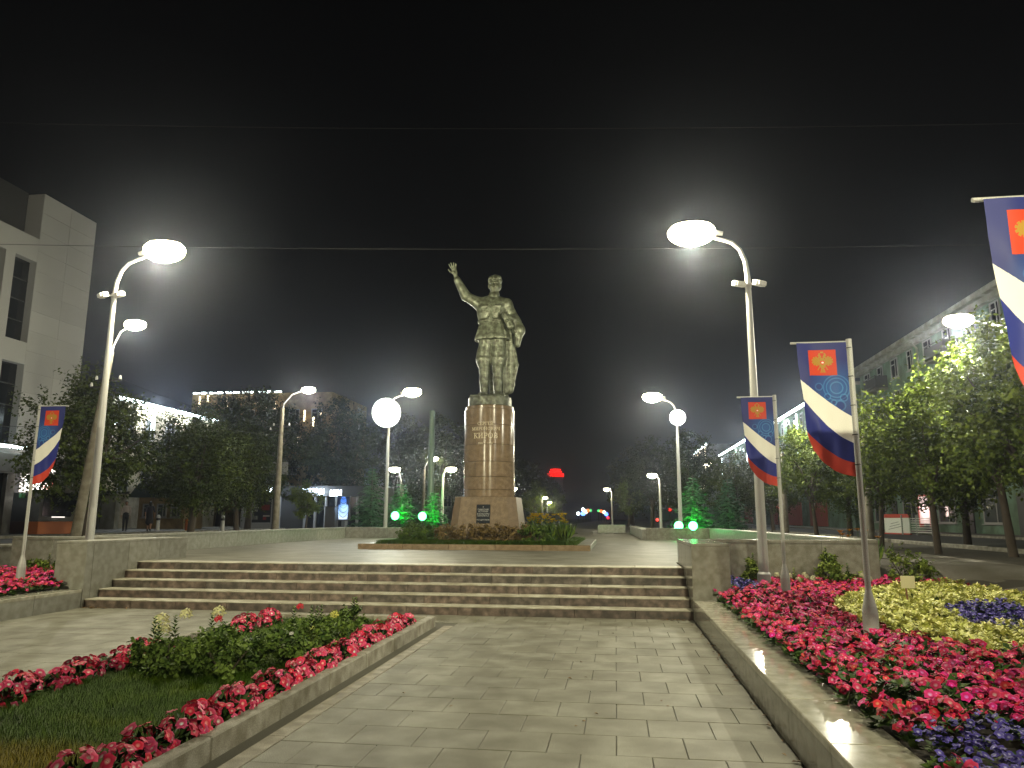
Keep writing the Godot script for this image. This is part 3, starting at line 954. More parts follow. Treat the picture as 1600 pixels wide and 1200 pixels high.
	tag(part("bed_soil", s2, M.lawn_soil), "earth under the grass of the long flower bed", "", "", "structure")

# ---- the monument ----
func statue() -> Node3D:
	var t := thing("statue", "tall bronze statue of a man with one arm raised, on the granite pedestal", "statue", Vector3(-4.2, 5.7, -25.0))
	var m := MB.new()
	var b := Body.new(Vector3(-1.45, -0.08, -0.95), Vector3(1.4, 4.62, 0.75), 0.026)
	# legs: boots below, wide breeches above
	for s in [[-0.19, -0.25, -0.2], [0.29, 0.3, 0.27]]:
		var foot := Vector3(s[2], 0.08, 0.0)
		b.limb(foot + Vector3(signf(s[0]) * 0.02, 0.02, -0.06), foot + Vector3(signf(s[0]) * 0.07, -0.01, 0.34), 0.115, 0.09, 0.06)
		b.limb(foot, Vector3(s[2], 0.62, 0.0), 0.125, 0.165, 0.05)
		b.limb(Vector3(s[2], 0.62, 0.0), Vector3(s[0], 1.14, 0.04), 0.165, 0.17, 0.05)
		b.limb(Vector3(s[2], 0.95, 0.01), Vector3(s[2], 1.13, 0.03), 0.19, 0.185, 0.02)
		b.ball(Vector3(s[1], 1.45, 0.0), Vector3(0.24, 0.36, 0.23), 0.13)
		b.limb(Vector3(s[0], 1.25, 0.04), Vector3(s[0] * 0.8 + 0.02, 2.0, 0.0), 0.2, 0.27, 0.1)
		for q in 3:
			b.limb(Vector3(s[1] - 0.16, 1.3 + q * 0.16, 0.16), Vector3(s[1] + 0.14, 1.16 + q * 0.19, 0.2), 0.035, 0.022, 0.025)
			b.limb(Vector3(s[0] - 0.1 + q * 0.09, 1.6, 0.21), Vector3(s[0] - 0.06 + q * 0.06, 2.0, 0.24), 0.022, 0.03, 0.02)
		b.limb(Vector3(s[2] - 0.1, 0.3, 0.1), Vector3(s[2] + 0.1, 0.26, 0.11), 0.025, 0.02, 0.04)
		b.limb(Vector3(s[2] - 0.1, 0.4, 0.11), Vector3(s[2] + 0.09, 0.36, 0.12), 0.02, 0.02, 0.04)
	# the tunic: skirt, waist, chest
	b.limb(Vector3(0.06, 2.13, -0.02), Vector3(0.06, 2.62, -0.02), 0.62, 0.47, 0.05, 0, false, Vector3(1.0, 1.0, 0.66))
	b.slab(Vector3(0.06, 1.72, 0.0), Vector3(0.9, 0.32, 0.8), 0.01, 0.02, 0, true, Basis(Vector3.BACK, 0.03))
	for s in [[-0.19, -0.25], [0.29, 0.3]]:
		b.limb(Vector3(s[0] * 1.05, 1.3, 0.03), Vector3(s[0] * 0.85 + 0.02, 2.1, 0.0), 0.2, 0.27, 0.03)
		b.ball(Vector3(s[1], 1.48, 0.0), Vector3(0.24, 0.36, 0.23), 0.13)
	b.ball(Vector3(0.04, 3.06, -0.02), Vector3(0.53, 0.62, 0.36), 0.1)
	b.ball(Vector3(0.04, 3.32, -0.04), Vector3(0.58, 0.3, 0.3), 0.12)
	b.ball(Vector3(0.05, 3.14, 0.1), Vector3(0.42, 0.34, 0.24), 0.14)
	b.limb(Vector3(-0.42, 3.42, -0.04), Vector3(0.56, 3.36, -0.04), 0.19, 0.2, 0.12)
	for i in 16:
		var a0 := TAU * i / 16.0
		var a1 := TAU * (i + 1) / 16.0
		b.limb(Vector3(0.055 + cos(a0) * 0.475, 2.71, -0.02 + sin(a0) * 0.325), Vector3(0.055 + cos(a1) * 0.475, 2.71, -0.02 + sin(a1) * 0.325), 0.062, 0.062, 0.008, 0, false, Vector3(0.7, 1.0, 0.7))
	b.slab(Vector3(0.05, 2.71, 0.335), Vector3(0.09, 0.085, 0.03), 0.015, 0.006)
	# the placket, breast pockets and folds of the tunic
	b.slab(Vector3(0.065, 3.1, 0.33), Vector3(0.05, 0.36, 0.025), 0.015, 0.008, 0, false, Basis(Vector3.RIGHT, -0.12))
	for q in 5:
		b.ball(Vector3(0.065, 2.84 + q * 0.13, 0.385 - absf(q - 2.5) * 0.012), Vector3(0.02, 0.02, 0.02), 0.005)
	for s in [-1.0, 1.0]:
		b.slab(Vector3(0.06 + s * 0.23, 3.1, 0.31), Vector3(0.115, 0.12, 0.035), 0.015, 0.01, 0, false, Basis(Vector3.UP, s * 0.3))
		b.slab(Vector3(0.06 + s * 0.23, 3.2, 0.322), Vector3(0.125, 0.04, 0.035), 0.012, 0.006, 0, false, Basis(Vector3.UP, s * 0.3))
		for q in 4:
			b.limb(Vector3(0.06 + s * 0.1, 2.8 + q * 0.05, 0.31), Vector3(0.06 + s * (0.34 + q * 0.03), 2.9 + q * 0.1, 0.2), 0.026, 0.016, 0.02)
			b.limb(Vector3(0.06 + s * (0.1 + q * 0.1), 2.64, 0.29 - q * 0.03), Vector3(0.06 + s * (0.12 + q * 0.14), 2.08, 0.365 - q * 0.06), 0.016, 0.04, 0.02)
	# the raised arm
	b.limb(Vector3(-0.4, 3.38, -0.02), Vector3(-0.88, 3.66, 0.08), 0.22, 0.165, 0.09)
	b.limb(Vector3(-0.88, 3.66, 0.08), Vector3(-1.17, 4.22, 0.22), 0.185, 0.125, 0.05)
	b.limb(Vector3(-1.17, 4.22, 0.22), Vector3(-1.25, 4.46, 0.27), 0.08, 0.07, 0.02)
	b.limb(Vector3(-1.11, 4.25, 0.28), Vector3(-1.24, 4.2, 0.15), 0.035, 0.035, 0.02)
	for q in 5:
		b.limb(Vector3(-0.5 - q * 0.1, 3.26 + q * 0.07, 0.12), Vector3(-0.62 - q * 0.1, 3.6 + q * 0.06, 0.14), 0.022, 0.028, 0.025)
	# the bent arm under the coat
	b.limb(Vector3(0.56, 3.32, -0.04), Vector3(0.9, 2.7, -0.06), 0.19, 0.16, 0.1)
	b.limb(Vector3(0.9, 2.68, -0.02), Vector3(0.66, 2.76, 0.36), 0.16, 0.12, 0.06)
	# the coat: thrown over the forearm, falling behind the leg
	b.limb(Vector3(0.82, 2.74, 0.0), Vector3(1.02, 2.35, 0.02), 0.2, 0.2, 0.08)
	b.limb(Vector3(1.02, 2.4, 0.02), Vector3(0.96, 1.85, 0.04), 0.19, 0.09, 0.06)
	for q in 5:
		b.limb(Vector3(0.86 + q * 0.06, 2.72 - q * 0.03, 0.2 - q * 0.07), Vector3(0.95 + q * 0.05 - 0.03 * q * q * 0.3, 1.84 + q * 0.05, 0.14 - q * 0.06), 0.05, 0.035, 0.03)
	b.limb(Vector3(0.62, 2.3, -0.2), Vector3(0.66, 0.3, -0.26), 0.22, 0.12, 0.08, 0, false, Vector3(1.0, 1.0, 0.7))
	b.limb(Vector3(0.45, 2.3, -0.28), Vector3(0.42, 0.1, -0.3), 0.22, 0.17, 0.1, 0, false, Vector3(1.0, 1.0, 0.6))
	b.limb(Vector3(0.1, 2.1, -0.3), Vector3(0.05, 0.1, -0.34), 0.26, 0.12, 0.12, 0, false, Vector3(1.0, 1.0, 0.5))
	for q in 5:
		b.limb(Vector3(0.5 + q * 0.06, 2.1, -0.06 - q * 0.05), Vector3(0.44 + q * 0.085, 0.14 + q * 0.09, -0.16 - q * 0.05), 0.04, 0.05, 0.03)
	b.limb(Vector3(0.8, 1.9, -0.2), Vector3(0.9, 1.2, -0.22), 0.05, 0.06, 0.06)
	b.limb(Vector3(0.9, 1.2, -0.22), Vector3(0.74, 0.34, -0.26), 0.06, 0.04, 0.06)
	b.limb(Vector3(0.12, 3.5, -0.03), Vector3(0.13, 3.82, 0.0), 0.19, 0.155, 0.05)
	b.limb(Vector3(0.1, 3.56, 0.0), Vector3(0.12, 3.66, 0.0), 0.215, 0.2, 0.008)
	b.slab(Vector3(0.02, 3.6, 0.17), Vector3(0.075, 0.075, 0.03), 0.012, 0.006, 0, false, Basis(Vector3.UP, -0.4))
	b.slab(Vector3(0.2, 3.6, 0.17), Vector3(0.075, 0.075, 0.03), 0.012, 0.006, 0, false, Basis(Vector3.UP, 0.4))
	b.into(m)
	hand(m, Vector3(-1.24, 4.42, 0.26), Vector3(-0.22, 0.95, 0.2), Vector3(0.25, 0.1, 1.0), Vector3(-1, 0.15, 0.2), 0.46, 0.28, 0.55, 0.013)
	hand(m, Vector3(0.68, 2.78, 0.36), Vector3(-0.5, 0.05, 0.5), Vector3(-0.1, -1.0, 0.2), Vector3(-0.3, 0.9, 0.5), 0.42, 1.0, 0.1, 0.013)
	# the head
	var d := Body.new(Vector3(-0.25, 3.62, -0.42), Vector3(0.55, 4.56, 0.44), 0.0125)
	var c := Vector3(0.13, 4.0, 0.03)
	d.limb(Vector3(0.12, 3.62, -0.01), c + Vector3(0, -0.06, -0.05), 0.16, 0.15, 0.05)
	d.ball(c + Vector3(0.01, 0.13, -0.04), Vector3(0.2, 0.22, 0.24), 0.05)
	d.ball(c + Vector3(-0.005, -0.06, 0.03), Vector3(0.165, 0.2, 0.18), 0.06)
	d.ball(c + Vector3(-0.01, -0.2, 0.11), Vector3(0.085, 0.06, 0.07), 0.04)
	d.ball(c + Vector3(-0.08, -0.04, 0.13), Vector3(0.065, 0.075, 0.06), 0.05)
	d.ball(c + Vector3(0.075, -0.04, 0.13), Vector3(0.065, 0.075, 0.06), 0.05)
	d.limb(c + Vector3(-0.13, 0.085, 0.165), c + Vector3(-0.03, 0.075, 0.205), 0.028, 0.03, 0.025)
	d.limb(c + Vector3(0.12, 0.085, 0.165), c + Vector3(0.02, 0.075, 0.205), 0.028, 0.03, 0.025)
	for s in [-1.0, 1.0]:
		d.ball(c + Vector3(-0.005 + s * 0.078, 0.025, 0.205), Vector3(0.05, 0.032, 0.04), 0.02, 0, true)
		d.ball(c + Vector3(-0.005 + s * 0.076, 0.025, 0.165), Vector3(0.036, 0.026, 0.034), 0.01)
		d.ball(c + Vector3(s * 0.205, 0.0, -0.03), Vector3(0.03, 0.075, 0.05), 0.015)
	d.limb(c + Vector3(-0.005, 0.055, 0.205), c + Vector3(-0.008, -0.045, 0.255), 0.022, 0.036, 0.02)
	d.limb(c + Vector3(-0.04, -0.05, 0.22), c + Vector3(0.03, -0.05, 0.22), 0.02, 0.02, 0.02)
	d.limb(c + Vector3(-0.055, -0.115, 0.185), c + Vector3(0.045, -0.115, 0.185), 0.018, 0.018, 0.015)
	d.limb(c + Vector3(-0.04, -0.148, 0.18), c + Vector3(0.03, -0.148, 0.18), 0.02, 0.02, 0.015)
	d.limb(c + Vector3(-0.05, -0.131, 0.21), c + Vector3(0.04, -0.131, 0.21), 0.006, 0.006, 0.008, 0, true)
	# hair brushed back and up in locks
	d.ball(c + Vector3(0.02, 0.22, -0.08), Vector3(0.235, 0.18, 0.24), 0.015)
	d.ball(c + Vector3(0.03, 0.06, -0.17), Vector3(0.2, 0.22, 0.16), 0.04)
	for q in 7:
		var x := -0.15 + q * 0.05
		d.limb(c + Vector3(x, 0.24 + 0.02 * sin(q * 2.4), 0.15), c + Vector3(x + 0.03, 0.36 - absf(x) * 0.35, 0.03), 0.045, 0.062, 0.01)
		d.limb(c + Vector3(x + 0.03, 0.36 - absf(x) * 0.35, 0.03), c + Vector3(x + 0.06, 0.3 - absf(x) * 0.4, -0.2), 0.06, 0.045, 0.01)
	for s in [-1.0, 1.0]:
		d.limb(c + Vector3(s * 0.18, 0.2, 0.06), c + Vector3(s * 0.19, 0.02, 0.0), 0.04, 0.02, 0.02)
	d.into(m)
	part("bronze_figure", m, M.bronze, t)
	var cap := MB.new()
	var e := Body.new(Vector3(0.3, 2.2, 0.1), Vector3(1.0, 3.0, 0.8), 0.018)
	e.limb(Vector3(0.52, 2.84, 0.5), Vector3(0.74, 2.42, 0.42), 0.07, 0.1, 0.02)
	e.limb(Vector3(0.58, 2.86, 0.5), Vector3(0.8, 2.44, 0.4), 0.06, 0.085, 0.02)
	e.limb(Vector3(0.66, 2.6, 0.54), Vector3(0.72, 2.62, 0.4), 0.05, 0.05, 0.02)
	e.into(cap)
	part("rolled_papers", cap, M.bronze, t)
	# the low bronze ground under the boots and the bronze drum it stands on
	var g := MB.new()
	var o := Body.new(Vector3(-0.8, -0.1, -0.75), Vector3(0.85, 0.2, 0.75), 0.03)
	o.slab(Vector3(-0.02, 0.02, 0.0), Vector3(0.6, 0.055, 0.5), 0.04, 0.03)
	o.ball(Vector3(0.3, 0.03, -0.3), Vector3(0.4, 0.12, 0.25), 0.08)
	o.into(g)
	g.lathe([Vector2(0.0, 0.0), Vector2(0.71, 0.0), Vector2(0.74, -0.03), Vector2(0.745, -0.3), Vector2(0.8, -0.33)], Vector3.ZERO, 48)
	part("bronze_base", g, M.bronze, t)
	return t

func pedestal() -> void:
	var t := thing("pedestal", "round polished brown granite pedestal with carved lettering and a flared foot, under the statue", "pedestal", Vector3(-4.2, 0.75, -25.0))
	# courses of the drum, each a ring of curved blocks with thin recessed joints
	var levels := [1.58, 1.82, 2.24, 2.74, 3.3, 3.96, 4.5, 4.62]
	var radii := [0.86, 0.86, 0.86, 0.865, 0.865, 0.865, 0.83]
	for i in 7:
		var y0: float = levels[i]
		var y1: float = levels[i + 1]
		var r: float = radii[i]
		for k in 4:
			var s := MB.new()
			var a := TAU * k / 4.0 + (0.4 if i % 2 == 0 else 1.18)
			var g := 0.0045
			s.lathe([Vector2(r - 0.06, y0 + 0.004), Vector2(r - 0.008, y0 + 0.004), Vector2(r, y0 + 0.012), Vector2(r, y1 - 0.012), Vector2(r - 0.008, y1 - 0.004), Vector2(r - 0.06, y1 - 0.004)], Vector3.ZERO, 16, Basis.IDENTITY, a + g, a + TAU / 4.0 - g)
			part("granite_block", s, M.brown_granite[(i * 3 + k) % 3], t)
	var core := MB.new()
	core.lathe([Vector2(0.0, 4.63), Vector2(0.78, 4.63), Vector2(0.81, 4.6), Vector2(0.81, 0.0), Vector2(0.0, 0.0)], Vector3.ZERO, 48)
	part("core", core, M.dark_stone, t)
	# the flared foot with cut corners
	var foot := MB.new()
	var lower := []
	var upper := []
	for k in 8:
		var corner: Vector2 = [Vector2(0.84, 1.14), Vector2(1.14, 0.84), Vector2(1.14, -0.84), Vector2(0.84, -1.14), Vector2(-0.84, -1.14), Vector2(-1.14, -0.84), Vector2(-1.14, 0.84), Vector2(-0.84, 1.14)][k]
		lower.append(Vector3(corner.x, 0.3, corner.y) * Vector3(1.03, 1, 1.03))
		upper.append(Vector3(corner.x * 0.88, 1.56, corner.y * 0.88))
	for k in 8:
		var q := (k + 1) % 8
		var out: Vector3 = (lower[k] + lower[q]) * Vector3(1, 0, 1)
		foot.quad(lower[k], lower[q], upper[q], upper[k], out)
		foot.quad(upper[k], upper[q], upper[q] * Vector3(0.985, 0, 0.985) + Vector3(0, 1.58, 0), upper[k] * Vector3(0.985, 0, 0.985) + Vector3(0, 1.58, 0), out + Vector3.UP)
		foot.tri(upper[k] * Vector3(0.985, 0, 0.985) + Vector3(0, 1.58, 0), upper[q] * Vector3(0.985, 0, 0.985) + Vector3(0, 1.58, 0), Vector3(0, 1.58, 0), Vector3.UP)
		foot.quad(lower[k] * Vector3(1, 0, 1), lower[q] * Vector3(1, 0, 1), lower[q], lower[k], out)
	part("flared_foot", foot, M.foot_granite, t)
	# the plaque, leaning back with the face of the foot
	var lean := Basis(Vector3.RIGHT, -0.1085)
	var plaque := MB.new()
	plaque.box(Vector3.ZERO, Vector3(0.44, 0.6, 0.03), 0.006)
	var pl := part("plaque", plaque, M.plaque, t, Transform3D(lean, Vector3(0.0, 1.03, 1.108)))
	var words := MB.new()
	var lines := [["*", 0.235, 0.07], ["ПАМЯТНИК", 0.14, 0.05], ["ИСТОРИИ", 0.08, 0.05], ["И КУЛЬТУРЫ", 0.0, 0.05], ["ОХРАНЯЕТСЯ", -0.06, 0.045], ["ГОСУДАРСТВОМ", -0.2, 0.04]]
	for l in lines:
		lettering(words, l[0], l[2], Vector3(0, l[1] - l[2] * 0.5, 0.016), 0.0, "Droid Sans", 0.004)
	part("lettering", words, M.pale_letters, pl)
	# the carved name, bent round the drum
	var name := MB.new()
	for l in [["СЕРГЕЙ", 3.98, 0.105], ["МИРОНОВИЧ", 3.81, 0.105], ["КИРОВ", 3.58, 0.175], ["1886 — 1934", 3.33, 0.06]]:
		lettering(name, l[0], l[2], Vector3(0.0, l[1] - l[2] * 0.5, 0), 0.868, "Droid Serif", 0.01)
	part("lettering", name, M.gold_letters, t)

# adds a word to a mesh: centred on at, facing +z, or bent round a drum of radius r about the y axis
func lettering(m: MB, word: String, high: float, at: Vector3, r: float, face_name: String, depth: float, turn := Basis.IDENTITY) -> void:
	var t := TextMesh.new()
	var font := SystemFont.new()
	font.font_names = PackedStringArray([face_name])
	t.font = font
	t.text = word
	t.font_size = 40
	t.pixel_size = high / 29.0
	t.depth = depth
	t.curve_step = 4.0
	var a := t.get_mesh_arrays()
	if a.is_empty() or a[Mesh.ARRAY_VERTEX] == null:
		return
	var v: PackedVector3Array = a[Mesh.ARRAY_VERTEX]
	var nn: PackedVector3Array = a[Mesh.ARRAY_NORMAL]
	var ix: PackedInt32Array = a[Mesh.ARRAY_INDEX] if a[Mesh.ARRAY_INDEX] != null else PackedInt32Array(range(v.size()))
	var low := 1e9
	for p in v:
		low = minf(low, p.y)
	var first := m.v.size()
	for i in v.size():
		var p := v[i]
		p.y -= low
		if r > 0.0:
			var g := p.x / r
			m.vert(at + Vector3(sin(g) * (r + p.z), p.y, cos(g) * (r + p.z)), nn[i].rotated(Vector3.UP, g))
		else:
			m.vert(at + turn * p, turn * nn[i])
	for i in range(0, ix.size(), 3):
		m.face(first + ix[i], first + ix[i + 1], first + ix[i + 2])

# ---- bodies: distance fields joined with a smooth minimum and meshed as surface nets ----
class Body:
	var lo: Vector3
	var h: float
	var nx: int
	var ny: int
	var nz: int
	var f := PackedFloat32Array()
	var near := PackedFloat32Array()
	var tone := PackedInt32Array()
	var tones: Array[Color] = []

	func _init(a: Vector3, b: Vector3, cell: float) -> void:
		lo = a
		h = cell
		nx = int(ceil((b.x - a.x) / h)) + 1
		ny = int(ceil((b.y - a.y) / h)) + 1
		nz = int(ceil((b.z - a.z) / h)) + 1
		f.resize(nx * ny * nz)
		f.fill(1.0)
		near.resize(f.size())
		near.fill(1.0)
		tone.resize(f.size())

	func lay(mn: Vector3, mx: Vector3, k: float, cut: bool, c: int, dist: Callable) -> void:
		var pad := k + h * 4.0
		var i0 := maxi(0, int((mn.x - pad - lo.x) / h))
		var i1 := mini(nx - 1, int((mx.x + pad - lo.x) / h) + 1)
		var j0 := maxi(0, int((mn.y - pad - lo.y) / h))
		var j1 := mini(ny - 1, int((mx.y + pad - lo.y) / h) + 1)
		var l0 := maxi(0, int((mn.z - pad - lo.z) / h))
		var l1 := mini(nz - 1, int((mx.z + pad - lo.z) / h) + 1)
		for l in range(l0, l1 + 1):
			for j in range(j0, j1 + 1):
				var at := (l * ny + j) * nx
				for i in range(i0, i1 + 1):
					var d: float = dist.call(lo + Vector3(i, j, l) * h)
					var o := f[at + i]
					if cut:
						d = -d
						var e := maxf(k - absf(o - d), 0.0) / k
						f[at + i] = maxf(o, d) + e * e * k * 0.25
					else:
						if d < near[at + i]:
							near[at + i] = d
							tone[at + i] = c
						var e := maxf(k - absf(o - d), 0.0) / k
						f[at + i] = minf(o, d) - e * e * k * 0.25

	func limb(a: Vector3, b: Vector3, ra: float, rb: float, k := 0.03, c := 0, cut := false, flat := Vector3.ONE) -> void:
		var ab := b - a
		var l2 := maxf((ab / flat).length_squared(), 1e-9)
		var r := Vector3.ONE * maxf(ra, rb) * flat
		lay(a.min(b) - r, a.max(b) + r, k, cut, c, func(p: Vector3) -> float:
			var t := clampf(((p - a) / flat).dot(ab / flat) / l2, 0.0, 1.0)
			return ((p - a - ab * t) / flat).length() - lerpf(ra, rb, t))

	func ball(c: Vector3, r: Vector3, k := 0.03, t := 0, cut := false, b := Basis.IDENTITY) -> void:
		var inv := b.transposed()
		var m := maxf(r.x, maxf(r.y, r.z)) * Vector3.ONE
		lay(c - m, c + m, k, cut, t, func(p: Vector3) -> float:
			var q := inv * (p - c)
			var a := (q / r).length()
			var g := (q / (r * r)).length()
			return a * (a - 1.0) / maxf(g, 1e-6))

	func slab(c: Vector3, s: Vector3, round: float, k := 0.03, t := 0, cut := false, b := Basis.IDENTITY) -> void:
		var inv := b.transposed()
		var m := Vector3.ONE * s.length()
		lay(c - m, c + m, k, cut, t, func(p: Vector3) -> float:
			var q := (inv * (p - c)).abs() - s + Vector3.ONE * round
			return q.max(Vector3.ZERO).length() + minf(maxf(q.x, maxf(q.y, q.z)), 0.0) - round)

	func at(i: int, j: int, l: int) -> float:
		return f[(clampi(l, 0, nz - 1) * ny + clampi(j, 0, ny - 1)) * nx + clampi(i, 0, nx - 1)]

	func into(m: MB) -> void:
		m.tinted = m.tinted or tones.size() > 0
		var id := {}
		var row := nx
		var lay_ := nx * ny
		for l in nz - 1:
			for j in ny - 1:
				var base := (l * ny + j) * nx
				for i in nx - 1:
					var o := base + i
					var f0 := f[o]
					if f0 > h * 2.5 or f0 < -h * 2.5:
						continue
					var c := [f0, f[o + 1], f[o + row], f[o + row + 1], f[o + lay_], f[o + lay_ + 1], f[o + lay_ + row], f[o + lay_ + row + 1]]
					var inside := 0
					for q in c:
						if q < 0.0:
							inside += 1
					if inside == 0 or inside == 8:
						continue
					var sum := Vector3.ZERO
					var hits := 0
					for e in [[0, 1], [2, 3], [4, 5], [6, 7], [0, 2], [1, 3], [4, 6], [5, 7], [0, 4], [1, 5], [2, 6], [3, 7]]:
						var a: float = c[e[0]]
						var b: float = c[e[1]]
						if (a < 0.0) != (b < 0.0):
							var t := a / (a - b)
							var pa := Vector3(e[0] & 1, (e[0] >> 1) & 1, e[0] >> 2)
							var pb := Vector3(e[1] & 1, (e[1] >> 1) & 1, e[1] >> 2)
							sum += pa.lerp(pb, t)
							hits += 1
					var p := sum / hits
					var g := Vector3(c[1] + c[3] + c[5] + c[7] - c[0] - c[2] - c[4] - c[6], c[2] + c[3] + c[6] + c[7] - c[0] - c[1] - c[4] - c[5], c[4] + c[5] + c[6] + c[7] - c[0] - c[1] - c[2] - c[3])
					if tones.size():
						m.tint = tones[tone[o]]
					id[o] = m.vert(lo + (Vector3(i, j, l) + p) * h, g.normalized() if g.length() > 1e-9 else Vector3.UP)
		for o: int in id:
			var f0 := f[o] < 0.0
			for ax in 3:
				var s: int = [1, row, lay_][ax]
				if (f[o + s] < 0.0) == f0:
					continue
				var u: int = [row, lay_, 1][ax]
				var w: int = [lay_, 1, row][ax]
				if id.has(o - u) and id.has(o - w) and id.has(o - u - w):
					var a: int = id[o]
					var b: int = id[o - u]
					var c: int = id[o - u - w]
					var d: int = id[o - w]
					m.face(a, b, c)
					m.face(a, c, d)

# a hand: palm, four unequal bent fingers and a thumb; out = the way the fingers point, face = the way the palm looks, thumb = the thumb's side
func hand(m: MB, wrist: Vector3, out: Vector3, face_to: Vector3, thumb: Vector3, size: float, curl: float, spread: float, cell: float, tones: Array[Color] = []) -> void:
	out = out.normalized()
	thumb = (thumb - out * thumb.dot(out)).normalized()
	var pf := out.cross(thumb)
	if pf.dot(face_to) < 0.0:
		pf = -pf
	var r := Vector3.ONE * size * 1.25
	var b := Body.new(wrist - r, wrist + r + out * 0.0, cell)
	b.tones = tones
	var k := size * 0.09
	var palm := wrist + out * size * 0.26
	b.slab(palm, Vector3(size * 0.2, size * 0.25, size * 0.075), size * 0.07, k, 0, false, Basis(thumb, out, thumb.cross(out)))
	b.limb(wrist - out * size * 0.25, wrist + out * size * 0.1, size * 0.15, size * 0.15, k)
	for i in 4:
		var side: float = [0.15, 0.05, -0.05, -0.15][i]
		var long: float = [0.42, 0.48, 0.44, 0.34][i] * size
		var d := (out + thumb * side * spread * 4.0).normalized()
		var p := wrist + out * size * 0.46 + thumb * side * size
		for s in 3:
			var c: float = curl * [0.35, 0.9, 1.3][s]
			var q = p + (d * cos(c) + pf * sin(c)) * long * [0.45, 0.32, 0.23][s]
			b.limb(p, q, size * [0.062, 0.055, 0.048][s], size * [0.055, 0.048, 0.04][s], k * 0.25)
			p = q
	var t := wrist + out * size * 0.16 + thumb * size * 0.15
	var e := t + (thumb * 0.75 + out * 0.6 + pf * 0.25 * (0.5 + curl)).normalized() * size * 0.24
	b.limb(t, e, size * 0.085, size * 0.066, k * 0.6)
	b.limb(e, e + (thumb * (0.5 - curl * 0.5) + out * 0.8 + pf * 0.3 * (0.5 + curl)).normalized() * size * 0.2, size * 0.06, size * 0.046, k * 0.25)
	b.into(m)

# ---- plants ----
func leaf(m: MB, p: Vector3, along: Vector3, nn: Vector3, long: float, wide: float, soft: Vector3, bend := 0.15) -> void:
	var s := along.cross(nn).normalized() * wide * 0.5
	var a := m.vert(p, soft)
	var b := m.vert(p + along * long * 0.45 + s + nn * long * bend, soft)
	var c := m.vert(p + along * long, soft)
	var d := m.vert(p + along * long * 0.45 - s + nn * long * bend, soft)
	m.face(a, b, c)
	m.face(a, c, d)

func rdir(r: RandomNumberGenerator) -> Vector3:
	var y := r.randf_range(-1.0, 1.0)
	var a := r.randf() * TAU
	var q := sqrt(1.0 - y * y)
	return Vector3(q * cos(a), y, q * sin(a))

func crown(rad: Vector3, leaves: int, size: float, dark: Color, lite: Color, sd: int, clumps := 60, ball := 0.3) -> ArrayMesh:
	var r := RandomNumberGenerator.new()
	r.seed = sd
	var m := MB.new()
	m.tinted = true
	var small := minf(rad.x, rad.y)
	for i in clumps:
		var d := rdir(r)
		var reach := r.randf_range(0.35, 0.9)
		if r.randf() < 0.2:
			reach *= 1.13
		var c := d * rad * reach
		c.y -= 0.12 * rad.y * (c.x * c.x + c.z * c.z) / (rad.x * rad.x)
		var q := small * ball * r.randf_range(0.65, 1.3)
		var shade := r.randf()
		var per := 16
		var twig := Vector3.UP
		for k in leaves / clumps:
			if k % per == 0:
				twig = (rdir(r) * 0.9 + c / rad * 0.75 + Vector3.UP * 0.3).normalized() * q * r.randf_range(0.8, 1.6)
			var e := (twig.normalized() + rdir(r) * 0.9).normalized()
			var p := c + twig * (float(k % per) + r.randf()) / per + rdir(r) * size * 0.55
			var nn := (e * 0.7 + Vector3.UP * 0.5 + rdir(r) * 0.8).normalized()
			var al := (rdir(r) + e * 0.7 + Vector3.DOWN * 0.25)
			al = (al - nn * al.dot(nn)).normalized()
			m.tint = dark.lerp(lite, clampf(shade * 0.6 + r.randf() * 0.5, 0, 1))
			leaf(m, p, al, nn, size * r.randf_range(0.7, 1.25), size * 0.62, (nn + e * 0.6).normalized())
	return m.mesh()

var tree_kinds := {}
const LEAF_DARK := Color(0.03, 0.05, 0.01)
const LEAF_LITE := Color(0.15, 0.2, 0.032)

